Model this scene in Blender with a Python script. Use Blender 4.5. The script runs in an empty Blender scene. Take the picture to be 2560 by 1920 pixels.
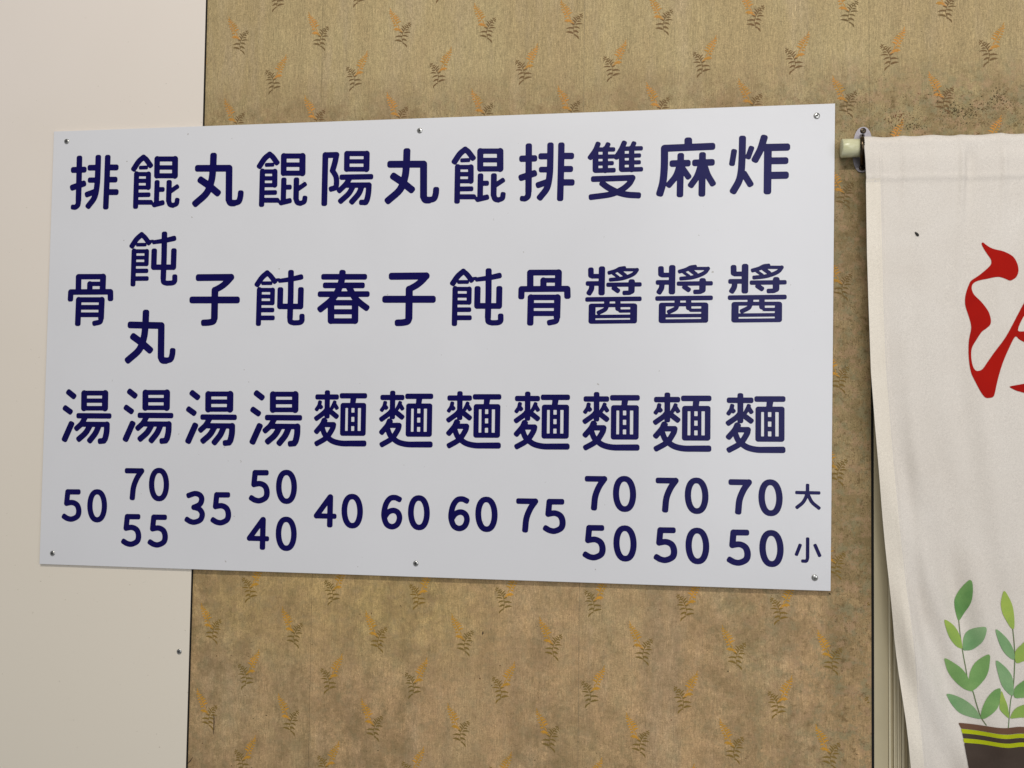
import bpy, bmesh, math, random, json
import numpy as np
from mathutils import Vector, Matrix

random.seed(7); rng = np.random.default_rng(11)
scene = bpy.context.scene
COL = scene.collection

# ------------------------------------------------------------------ camera
cam_data = bpy.data.cameras.new('camera')
cam = bpy.data.objects.new('camera', cam_data); COL.objects.link(cam)
yaw, pitch, roll = -0.133236, 0.0335017, 0.0116140
fwd = Vector((math.sin(yaw)*math.cos(pitch), math.cos(yaw)*math.cos(pitch), math.sin(pitch)))
right = fwd.cross(Vector((0, 0, 1))).normalized(); up = right.cross(fwd)
r2 = right*math.cos(roll) + up*math.sin(roll); u2 = -right*math.sin(roll) + up*math.cos(roll)
M = Matrix((( r2.x, u2.x, -fwd.x, 0.415570), (r2.y, u2.y, -fwd.y, -1.691100), (r2.z, u2.z, -fwd.z, 1.868891), (0, 0, 0, 1)))
cam.matrix_world = M
cam_data.sensor_fit = 'HORIZONTAL'; cam_data.sensor_width = 36.0
cam_data.lens = 36.0*2200.0/2560.0
cam_data.clip_start = 0.05; cam_data.clip_end = 100
scene.camera = cam

# ------------------------------------------------------------------ light
world = bpy.data.worlds.new('World'); scene.world = world; world.use_nodes = True
bg = world.node_tree.nodes['Background']
bg.inputs[0].default_value = (0.93, 0.96, 1.0, 1); bg.inputs[1].default_value = 0.25

def area(name, loc, target, sx, sy, power, colr):
    l = bpy.data.lights.new(name, 'AREA'); l.shape = 'RECTANGLE'; l.size = sx; l.size_y = sy
    l.energy = power; l.color = colr
    o = bpy.data.objects.new(name, l); COL.objects.link(o)
    o.location = loc
    o.rotation_euler = (Vector(target) - Vector(loc)).to_track_quat('-Z', 'Y').to_euler()
    return o
area('ceiling_lamp', (0.35, -3.1, 4.5), (0.1, 0.0, 1.7), 1.8, 0.14, 84.0, (1.0, 0.965, 0.91))
area('front_right_fill', (2.3, -3.6, 2.4), (0.2, 0.0, 1.7), 3.6, 2.8, 64.0, (0.95, 0.97, 1.0))  # unseen broad fill, added to veil the right-hand letters and even the light
scene.view_settings.view_transform = 'Standard'; scene.view_settings.look = 'None'
scene.view_settings.gamma = 1.0; scene.view_settings.exposure = 0.0

# ------------------------------------------------------------------ helpers
def srgb(r, g, b):
    f = lambda c: (c/255/12.92) if c/255 <= 0.04045 else ((c/255+0.055)/1.055)**2.4
    return (f(r), f(g), f(b), 1)

def link(o, parent=None):
    COL.objects.link(o)
    if parent: o.parent = parent
    return o
def mesh_obj(name, verts, faces, mat, parent=None, smooth=False):
    me = bpy.data.meshes.new(name); me.from_pydata([tuple(v) for v in verts], [], faces); me.update()
    if mat: me.materials.append(mat)
    if smooth:
        for p in me.polygons: p.use_smooth = True
    return link(bpy.data.objects.new(name, me), parent)
def bm_obj(name, bm, mat, parent=None, smooth=False):
    bmesh.ops.recalc_face_normals(bm, faces=bm.faces)
    me = bpy.data.meshes.new(name); bm.to_mesh(me); bm.free()
    if mat: me.materials.append(mat)
    if smooth:
        for p in me.polygons: p.use_smooth = True
    return link(bpy.data.objects.new(name, me), parent)
def thing(name, label, cat, loc=(0, 0, 0), group=None):
    o = bpy.data.objects.new(name, None); o.empty_display_size = 0.05; COL.objects.link(o)
    o.location = loc; o['label'] = label; o['category'] = cat
    if group: o['group'] = group
    return o
def quad_box(name, corners, y_back, y_front, mat, parent=None, bevel=0.0, origin=(0, 0, 0)):
    """prism from an outline in the wall's plane (x, z); origin is subtracted"""
    bm = bmesh.new(); n = len(corners); ox, oy, oz = origin
    a = [bm.verts.new((x-ox, y_back-oy, z-oz)) for x, z in corners]
    b = [bm.verts.new((x-ox, y_front-oy, z-oz)) for x, z in corners]
    bm.faces.new(a); bm.faces.new(b[::-1])
    for i in range(n): bm.faces.new((a[i], b[i], b[(i+1) % n], a[(i+1) % n]))
    bmesh.ops.recalc_face_normals(bm, faces=bm.faces)
    if bevel: bmesh.ops.bevel(bm, geom=list(bm.edges), offset=bevel, segments=2, affect='EDGES', profile=0.6)
    return bm_obj(name, bm, mat, parent)

# ------------------------------------------------------------------ shapes from strokes and outlines
def joined(strokes, k, p):
    for j, (pts, _) in enumerate(strokes):
        if j == k: continue
        for (ax, az, ra), (bx, bz, rb) in zip(pts, pts[1:]):
            dx, dz = bx-ax, bz-az; L2 = dx*dx+dz*dz or 1e-12
            t = min(1, max(0, ((p[0]-ax)*dx+(p[1]-az)*dz)/L2))
            if math.hypot(p[0]-ax-t*dx, p[1]-az-t*dz) < 0.55*min(ra, rb): return True
    return False
def sd_strokes(X, Z, strokes):
    D = np.full(X.shape, 1e9)
    for k, (pts, closed) in enumerate(strokes):
        n = len(pts); f0 = not joined(strokes, k, pts[0]); f1 = not joined(strokes, k, pts[-1])
        for i in range(n-1):
            ax, az, ra = pts[i]; bx, bz, rb = pts[i+1]
            dx, dz = bx-ax, bz-az; L = math.hypot(dx, dz)
            if L < 1e-9: continue
            ux, uz = dx/L, dz/L
            t = (X-ax)*ux + (Z-az)*uz; s = np.abs(-(X-ax)*uz + (Z-az)*ux)
            r = ra + (rb-ra)*np.clip(t/L, 0, 1)
            tc = np.clip(t, 0, L)
            D = np.minimum(D, np.hypot(t-tc, s) - r)
            # blunt, rounded ends like the sign's lettering
            if not closed and ((i == 0 and f0) or (i == n-2 and f1)):
                lo = -ra if i == 0 and f0 else 0.0; hi = L + (rb if i == n-2 and f1 else 0.0)
                c = (lo+hi)/2; hx = (hi-lo)/2; rr = 0.74*min(ra, rb)
                qx = np.abs(t-c) - (hx-rr); qy = s - (min(ra, rb)-rr)
                d = np.hypot(np.maximum(qx, 0), np.maximum(qy, 0)) + np.minimum(np.maximum(qx, qy), 0) - rr
                D = np.minimum(D, d)
    return D
def sd_poly(X, Z, P):
    D = np.full(X.shape, 1e9); ins = np.zeros(X.shape, bool); n = len(P)
    for i in range(n):
        ax, az = P[i]; bx, bz = P[(i+1) % n]
        dx, dz = bx-ax, bz-az; L2 = dx*dx+dz*dz
        if L2 < 1e-14: continue
        t = np.clip(((X-ax)*dx + (Z-az)*dz)/L2, 0, 1)
        D = np.minimum(D, np.hypot(X-ax-t*dx, Z-az-t*dz))
        c = (az > Z) != (bz > Z)
        with np.errstate(divide='ignore', invalid='ignore'):
            xi = ax + (Z-az)*dx/(dz if abs(dz) > 1e-12 else 1e-12)
        ins ^= c & (X < xi)
    return np.where(ins, -D, D)
def contour_mesh(D, xs, zs, merge=True, rim=None):
    """faces of the region D<0 on a grid; rim = y of a back edge for small side walls. verts (x, 0, z)"""
    verts = []; faces = []; idx = {}
    def V(k, p):
        if k not in idx: idx[k] = len(verts); verts.append(p)
        return idx[k]
    nx, nz = len(xs), len(zs); IN = D < 0
    for j in range(nz-1):
        row = IN[j]; row2 = IN[j+1]; i = 0
        if not (row.any() or row2.any()): continue
        while i < nx-1:
            a, b, c, d = row[i], row[i+1], row2[i+1], row2[i]
            s = int(a)+int(b)+int(c)+int(d)
            if s == 0: i += 1; continue
            if s == 4:
                k = i
                if merge:
                    while k+1 < nx-1 and row[k+2] and row2[k+2]: k += 1
                faces.append((V(('g', i, j), (xs[i], 0, zs[j])), V(('g', k+1, j), (xs[k+1], 0, zs[j])),
                              V(('g', k+1, j+1), (xs[k+1], 0, zs[j+1])), V(('g', i, j+1), (xs[i], 0, zs[j+1]))))
                i = k+1; continue
            cs = ((i, j), (i+1, j), (i+1, j+1), (i, j+1)); poly = []; cr = []
            for q in range(4):
                (i0, j0), (i1, j1) = cs[q], cs[(q+1) % 4]
                d0, d1 = D[j0, i0], D[j1, i1]
                if d0 < 0: poly.append(V(('g', i0, j0), (xs[i0], 0, zs[j0])))
                if (d0 < 0) != (d1 < 0):
                    t = d0/(d0-d1); key = ('e',)+tuple(sorted((cs[q], cs[(q+1) % 4])))
                    v = V(key, (xs[i0]+t*(xs[i1]-xs[i0]), 0, zs[j0]+t*(zs[j1]-zs[j0])))
                    poly.append(v); cr.append(v)
            if len(poly) > 2: faces.append(tuple(poly))
            if rim is not None and len(cr) == 2:
                r0 = V(('r', cr[0]), (verts[cr[0]][0], rim, verts[cr[0]][2])); r1 = V(('r', cr[1]), (verts[cr[1]][0], rim, verts[cr[1]][2]))
                faces.append((cr[0], cr[1], r1, r0))
            i += 1
    return verts, faces
def catmull(p, n=5, closed=False):
    p = [np.array(q, float) for q in p]; out = []
    P = [p[-1]]+p+[p[0], p[1]] if closed else [2*p[0]-p[1]]+p+[2*p[-1]-p[-2]]
    for i in range(1, len(P)-2):
        for k in range(n):
            t = k/n
            out.append(.5*(2*P[i]+(P[i+1]-P[i-1])*t+(2*P[i-1]-5*P[i]+4*P[i+1]-P[i+2])*t*t+(3*P[i]-P[i-1]-3*P[i+1]+P[i+2])*t**3))
    if not closed: out.append(p[-1])
    return out

# ------------------------------------------------------------------ materials
class NT:
    def __init__(s, name):
        s.m = bpy.data.materials.new(name); s.m.use_nodes = True; s.t = s.m.node_tree; s.n = s.t.nodes; s.l = s.t.links
        s.b = s.n['Principled BSDF']; s.out = s.n['Material Output']
        s.pos = s.n.new('ShaderNodeNewGeometry').outputs['Position']
    def set(s, **k):
        for a, v in k.items(): s.b.inputs[a.replace('_', ' ')].default_value = v
        return s
    def mapping(s, scale, loc=(0, 0, 0), rot=(0, 0, 0)):
        m = s.n.new('ShaderNodeMapping'); m.inputs['Scale'].default_value = scale; m.inputs['Location'].default_value = loc; m.inputs['Rotation'].default_value = rot
        s.l.new(s.pos, m.inputs['Vector']); return m.outputs[0]
    def noise(s, scale, vec=None, detail=3.0, rough=0.55, dist=0.0):
        n = s.n.new('ShaderNodeTexNoise'); n.inputs['Scale'].default_value = scale; n.inputs['Detail'].default_value = detail
        n.inputs['Roughness'].default_value = rough; n.inputs['Distortion'].default_value = dist
        s.l.new(vec if vec is not None else s.pos, n.inputs['Vector']); return n.outputs['Fac']
    def voro(s, scale, vec=None, feature='F1'):
        n = s.n.new('ShaderNodeTexVoronoi'); n.feature = feature; n.inputs['Scale'].default_value = scale
        s.l.new(vec if vec is not None else s.pos, n.inputs['Vector']); return n.outputs['Distance']
    def ramp(s, fac, stops):
        r = s.n.new('ShaderNodeValToRGB'); e = r.color_ramp.elements
        e[0].position, e[0].color = stops[0]; e[1].position, e[1].color = stops[1]
        for p, c in stops[2:]:
            x = e.new(p); x.color = c
        s.l.new(fac, r.inputs[0]); return r.outputs[0]
    def rng(s, fac, a, b, c=0.0, d=1.0):
        r = s.n.new('ShaderNodeMapRange'); r.inputs[1].default_value = a; r.inputs[2].default_value = b; r.inputs[3].default_value = c; r.inputs[4].default_value = d
        s.l.new(fac, r.inputs[0]); return r.outputs[0]
    def math(s, op, a, b=None):
        r = s.n.new('ShaderNodeMath'); r.operation = op
        for i, v in enumerate((a, b)):
            if v is None: continue
            if isinstance(v, (int, float)): r.inputs[i].default_value = v
            else: s.l.new(v, r.inputs[i])
        return r.outputs[0]
    def mix(s, fac, a, b, mode='MIX'):
        r = s.n.new('ShaderNodeMix'); r.data_type = 'RGBA'; r.blend_type = mode
        for sock, v in ((r.inputs[0], fac), (r.inputs[6], a), (r.inputs[7], b)):
            if isinstance(v, (int, float, tuple)): sock.default_value = v
            else: s.l.new(v, sock)
        return r.outputs[2]
    def sep(s):
        x = s.n.new('ShaderNodeSeparateXYZ'); s.l.new(s.pos, x.inputs[0]); return x.outputs
    def color(s, c): s.l.new(c, s.b.inputs['Base Color']); return s
    def bump(s, h, strength, dist):
        b = s.n.new('ShaderNodeBump'); b.inputs['Strength'].default_value = strength; b.inputs['Distance'].default_value = dist
        s.l.new(h, b.inputs['Height']); s.l.new(b.outputs[0], s.b.inputs['Normal']); return s
def g1(v): return (v, v, v, 1)
def simple(name, c, rough=0.5, metal=0.0, var=0.0, scale=60.0):
    t = NT(name); t.set(Base_Color=c, Roughness=rough, Metallic=metal)
    if var:
        f = t.noise(scale, detail=4); lo = tuple(x*(1-var) for x in c[:3])+(1,); hi = tuple(min(1, x*(1+var)) for x in c[:3])+(1,)
        t.color(t.ramp(f, [(0.3, lo), (0.7, hi)]))
    return t.m

def m_wallpaper():
    t = NT('wallpaper_linen'); t.set(Roughness=0.72)
    t.b.inputs['Specular IOR Level'].default_value = 0.25
    x, y, z = t.sep()
    base = t.ramp(t.rng(z, 1.35, 2.45), [(0.0, WP_LOW), (1.0, WP_HIGH)])
    # broad tints: pinkish tan, grey green, straw, as the paper has yellowed unevenly
    n1 = t.noise(4.2, t.mapping((1.2, 1, 0.6), (3, 0, 1)), 5, 0.68)
    base = t.mix(t.rng(n1, 0.46, 0.60, 0, 0.38), base, srgb(186, 169, 124))
    n2 = t.noise(6.5, t.mapping((1.2, 1, 0.6), (9, 0, 4)), 5, 0.7)
    base = t.mix(t.rng(n2, 0.50, 0.68, 0, 0.13), base, srgb(190, 156, 122))
    n3 = t.noise(3.6, t.mapping((2.2, 1, 0.4), (1, 0, 7)), 5, 0.7)
    base = t.mix(t.rng(n3, 0.50, 0.64, 0, 0.34), base, srgb(184, 164, 138))
    # straw coloured patch under the sign
    pz = t.rng(t.math('ABSOLUTE', t.math('SUBTRACT', z, 1.50)), 0.03, 0.16, 1, 0)
    px = t.rng(t.math('ABSOLUTE', t.math('SUBTRACT', x, -0.16)), 0.18, 0.42, 1, 0)
    base = t.mix(t.math('MULTIPLY', t.math('MULTIPLY', pz, px), t.rng(n1, 0.3, 0.6, 0.4, 0.8)), base, srgb(200, 170, 110))
    # woven threads: vertical slubs and short cross marks
    w1 = t.noise(1.0, t.mapping((900, 1, 26)), 2, 0.7)
    w2 = t.noise(1.0, t.mapping((420, 1, 60), (5, 0, 2)), 3, 0.75)
    w3 = t.noise(1.0, t.mapping((120, 1, 520), (2, 0, 8)), 2, 0.6)
    gr = t.noise(520, None, 2, 0.7)
    w = t.math('ADD', t.math('MULTIPLY', w1, 0.40), t.math('ADD', t.math('MULTIPLY', w2, 0.35), t.math('ADD', t.math('MULTIPLY', w3, 0.12), t.math('MULTIPLY', gr, 0.35))))
    shade = t.ramp(t.rng(w, 0.44, 0.80), [(0.0, g1(0.56)), (1.0, g1(1.40))])
    base = t.mix(1.0, base, shade, 'MULTIPLY')
    blot = t.noise(1.0, t.mapping((230, 1, 150), (7, 0, 3)), 3, 0.7, 0.5)
    base = t.mix(1.0, base, t.ramp(blot, [(0.36, g1(0.86)), (0.64, g1(1.11))]), 'MULTIPLY')
    grit = t.noise(1.0, t.mapping((420, 1, 420), (4, 0, 1)), 2, 0.8)
    base = t.mix(1.0, base, t.ramp(grit, [(0.38, g1(0.84)), (0.62, g1(1.10))]), 'MULTIPLY')
    slub = t.rng(t.noise(1.0, t.mapping((330, 1, 90), (1, 0, 5)), 2, 0.6), 0.60, 0.72, 0, 0.35)
    base = t.mix(slub, base, srgb(98, 82, 50))
    # wide faint streaks of the cloth
    st = t.ramp(t.noise(1.0, t.mapping((38, 1, 0.9)), 3, 0.7), [(0.3, g1(0.90)), (0.7, g1(1.09))])
    base = t.mix(1.0, base, st, 'MULTIPLY')
    # damp stain just above the sign and beside it, and over the rod
    band = t.math('MULTIPLY', t.rng(z, 2.545, 2.46, 0, 1), t.rng(t.noise(4.5, t.mapping((1, 1, 0.3), (2, 0, 9)), 4, 0.7), 0.36, 0.56, 0.35, 1))
    sx = t.math('MULTIPLY', band, t.rng(t.noise(9, None, 6, 0.75), 0.44, 0.56, 0, 1))
    base = t.mix(t.math('MULTIPLY', sx, 0.62), base, srgb(146, 118, 84))
    rr = t.math('MULTIPLY', t.rng(x, 0.76, 0.80, 0, 1), t.rng(z, 2.50, 2.36, 0, 1))
    base = t.mix(t.math('MULTIPLY', rr, t.rng(t.noise(9, None, 5, 0.7, 0.5), 0.3, 0.66, 0.1, 0.55)), base, srgb(104, 92, 52))
    base = t.mix(t.math('MULTIPLY', band, t.rng(t.noise(30, None, 5, 0.8), 0.42, 0.60, 0, 0.5)), base, srgb(112, 98, 62))
    # rust, grey green and pink mottling where the paper is damp
    dm = t.math('MAXIMUM', rr, t.math('MULTIPLY', t.rng(x, 0.55, 0.90, 0.35, 1), t.rng(z, 2.56, 2.46, 0, 1)))
    base = t.mix(t.math('MULTIPLY', dm, t.rng(t.noise(42, None, 4, 0.75), 0.50, 0.60, 0, 0.6)), base, srgb(172, 140, 108))
    base = t.mix(t.math('MULTIPLY', dm, t.rng(t.noise(36, t.mapping((1, 1, 1), (5, 0, 5)), 4, 0.75), 0.50, 0.60, 0, 0.6)), base, srgb(136, 130, 98))
    base = t.mix(t.math('MULTIPLY', dm, t.rng(t.noise(70, t.mapping((1, 1, 1), (8, 0, 2)), 4, 0.75), 0.54, 0.64, 0, 0.65)), base, srgb(104, 84, 50))
    # pepper of mildew
    pep = t.rng(t.noise(330, None, 3, 0.75), 0.60, 0.70, 0, 1)
    msk = t.math('ADD', t.math('MULTIPLY', band, 0.95), t.math('ADD', t.math('MULTIPLY', rr, 0.5), t.rng(t.noise(5, t.mapping((1, 1, 1), (0, 0, 12)), 4, 0.6), 0.46, 0.62, 0.06, 0.26)))
    base = t.mix(t.math('MULTIPLY', pep, msk), base, srgb(72, 62, 32))
    t.color(base); t.bump(w, 0.35, 0.0006)
    return t.m
WP_LOW = srgb(203, 167, 122); WP_HIGH = srgb(175, 153, 110)

def m_cream_board():
    t = NT('cream_panel_paint'); t.set(Roughness=0.42)
    f = t.noise(1.6, None, 3, 0.5, 0.2)
    c = t.ramp(f, [(0.3, srgb(223, 212, 199)), (0.7, srgb(228, 217, 206))])
    c = t.mix(t.rng(t.sep()[2], 2.5, 1.3, 0, 0.75), c, srgb(231, 221, 202))
    sp = t.rng(t.noise(140, None, 2, 0.6), 0.735, 0.76, 0, 0.35)
    t.color(t.mix(sp, c, srgb(150, 135, 110))); t.bump(t.noise(45, None, 3), 0.05, 0.002)
    return t.m
def m_sign_face():
    t = NT('white_sign_plastic'); t.set(Roughness=0.24)
    f = t.noise(2.2, None, 4, 0.6, 0.3)
    c = t.ramp(f, [(0.3, srgb(214, 213, 215)), (0.7, srgb(219, 218, 220))])
    sp = t.rng(t.noise(75, None, 2, 0.5), 0.75, 0.775, 0, 0.5)
    t.color(t.mix(sp, c, srgb(140, 130, 115))); t.bump(t.noise(3.0, None, 2), 0.04, 0.01)
    return t.m
def m_cloth(k=1.0):
    t = NT('off_white_cotton'); t.set(Roughness=0.9, Sheen_Weight=0.15)
    t.b.inputs['Specular IOR Level'].default_value = 0.15
    f = t.noise(6, None, 4, 0.6, 0.3)
    c = t.ramp(f, [(0.3, srgb(217, 208, 197)), (0.7, srgb(224, 216, 206))])
    tw = t.noise(1.0, t.mapping((760, 300, 760), rot=(0, math.radians(35), 0)), 1, 0.5)
    c = t.mix(1.0, c, t.ramp(tw, [(0.3, g1(0.90)), (0.7, g1(1.07))]), 'MULTIPLY')
    wv_ = t.noise(1.0, t.mapping((260, 120, 260), rot=(0, math.radians(35), 0)), 2, 0.6)
    c = t.mix(1.0, c, t.ramp(wv_, [(0.3, g1(0.96)), (0.7, g1(1.025))]), 'MULTIPLY')
    if k != 1.0: c = t.mix(1.0, c, (k*1.01, k, k*0.955, 1), 'MULTIPLY')
    t.color(c); t.bump(tw, 0.35, 0.0005)
    return t.m
def m_ink(name, c, c2, scale=18, rough=0.85):
    t = NT(name); t.set(Roughness=rough)
    t.b.inputs['Specular IOR Level'].default_value = 0.2
    f = t.noise(scale, t.mapping((1, 1, 1), rot=(0, 0.7, 0)), 3, 0.5, 0.4)
    tw = t.noise(1.0, t.mapping((760, 300, 760), rot=(0, math.radians(35), 0)), 1, 0.5)
    c = t.ramp(f, [(0.35, c), (0.65, c2)])
    t.color(t.mix(1.0, c, t.ramp(tw, [(0.3, g1(0.92)), (0.7, g1(1.06))]), 'MULTIPLY'))
    return t.m
def m_fern():
    t = NT('fern_print_ink'); t.set(Roughness=0.8)
    a = t.n.new('ShaderNodeAttribute'); a.attribute_name = 'ink'
    f = t.noise(55, None, 3, 0.6)
    z = t.sep()[2]
    warm = t.mix(t.rng(z, 1.7, 2.4), srgb(214, 152, 44), srgb(206, 140, 62))
    dark = t.mix(t.rng(z, 1.7, 2.4), srgb(138, 108, 40), srgb(116, 86, 50))
    warm = t.mix(t.rng(f, 0.35, 0.65, 0, 0.55), warm, srgb(158, 128, 44))
    dark = t.mix(t.rng(f, 0.42, 0.7, 0, 0.3), dark, srgb(124, 104, 54))
    oi = t.n.new('ShaderNodeObjectInfo'); dark = t.mix(t.rng(oi.outputs['Random'], 0.3, 0.9, 0, 0.4), dark, srgb(110, 96, 54))
    t.color(t.mix(a.outputs['Fac'], warm, dark))
    tr = t.n.new('ShaderNodeBsdfTransparent'); mx = t.n.new('ShaderNodeMixShader')
    gap = t.rng(t.noise(420, None, 2, 0.6), 0.42, 0.70, 1.0, 0.78)
    fade = t.math('MULTIPLY', gap, t.rng(t.noise(11, None, 3, 0.6), 0.30, 0.55, 0.78, 1.0))
    t.l.new(fade, mx.inputs[0]); t.l.new(tr.outputs[0], mx.inputs[1]); t.l.new(t.b.outputs[0], mx.inputs[2])
    t.l.new(mx.outputs[0], t.out.inputs['Surface'])
    return t.m
def m_metal(name, c, rough):
    t = NT(name); t.set(Metallic=1.0, Roughness=rough)
    f = t.noise(260, None, 3)
    t.color(t.ramp(f, [(0.3, tuple(v*0.72 for v in c[:3])+(1,)), (0.7, c)])); return t.m
def m_tube():
    t = NT('aged_plastic_tube'); t.set(Roughness=0.28)
    f = t.noise(60, t.mapping((0.4, 1, 1)), 4, 0.6, 0.8)
    t.color(t.ramp(f, [(0.35, srgb(198, 195, 154)), (0.65, srgb(218, 214, 180))])); t.bump(f, 0.3, 0.001); return t.m

def m_mildew():
    t = NT('mildew'); t.set(Roughness=0.95)
    t.color(t.ramp(t.noise(24, None, 3, 0.7), [(0.36, srgb(52, 48, 28)), (0.5, srgb(84, 70, 40)), (0.62, srgb(112, 66, 38))]))
    tr = t.n.new('ShaderNodeBsdfTransparent'); mx = t.n.new('ShaderNodeMixShader')
    t.l.new(t.rng(t.noise(160, None, 2), 0.35, 0.65, 0.95, 0.35), mx.inputs[0]); t.l.new(tr.outputs[0], mx.inputs[1]); t.l.new(t.b.outputs[0], mx.inputs[2])
    t.l.new(mx.outputs[0], t.out.inputs['Surface']); return t.m
def m_letter():
    t = NT('navy_vinyl'); t.set(Roughness=0.28); t.b.inputs['Specular IOR Level'].default_value = 0.2
    f = t.noise(9, None, 4)
    t.color(t.ramp(f, [(0.3, (0.0022, 0.0008, 0.062, 1)), (0.7, (0.0040, 0.0015, 0.080, 1))])); return t.m

MAT = dict(
    wallpaper=m_wallpaper(), cream=m_cream_board(), sign=m_sign_face(), cloth=m_cloth(), fern=m_fern(),
    letter=m_letter(),
    steel=m_metal('screw_steel', srgb(205, 203, 198), 0.22), slot=simple('slot_shade_and_wing', srgb(30, 28, 26), 0.6, 0.4),
    plaster=simple('wall_core', srgb(150, 140, 120), 0.9, var=0.1), edge=simple('raw_board_edge', srgb(62, 44, 30), 0.85, var=0.3, scale=200),
    mildew=m_mildew(),
    frame=simple('door_frame_paint', srgb(190, 178, 146), 0.45, var=0.05, scale=12), trim=simple('door_trim_plastic', srgb(224, 214, 184), 0.4, var=0.04, scale=25),
    gap_black=simple('joint_gap_black', (0.0015, 0.0014, 0.0012, 1), 0.9), tube=m_tube(),  # black stands for shade in the door gap; also on the panel joint
    bracket=simple('zinc_bracket', srgb(156, 150, 155), 0.45, 0.3, var=0.12, scale=220), strap=m_metal('dark_worn_steel', srgb(84, 72, 58), 0.3),
    hem=m_cloth(1.10), red=m_ink('red_print', srgb(168, 14, 0), srgb(160, 10, 0)), pot=m_ink('dark_brown_print', srgb(74, 62, 54), srgb(66, 54, 46)),
    rim=m_ink('brown_print', srgb(112, 80, 62), srgb(98, 70, 54)), band=m_ink('yellow_green_print', srgb(178, 186, 22), srgb(168, 176, 18)),
    stem=m_ink('stem_print', srgb(96, 128, 82), srgb(112, 118, 84), 40),
    leaf_a=m_ink('leaf_green_print', srgb(98, 142, 80), srgb(134, 172, 104), 14), leaf_b=m_ink('leaf_lime_print', srgb(166, 186, 86), srgb(140, 170, 84), 14),
    leaf_c=m_ink('leaf_sage_print', srgb(144, 176, 128), srgb(114, 154, 104), 14),
    insect=simple('insect_shell', srgb(34, 28, 22), 0.4, var=0.2, scale=400),
)

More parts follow.
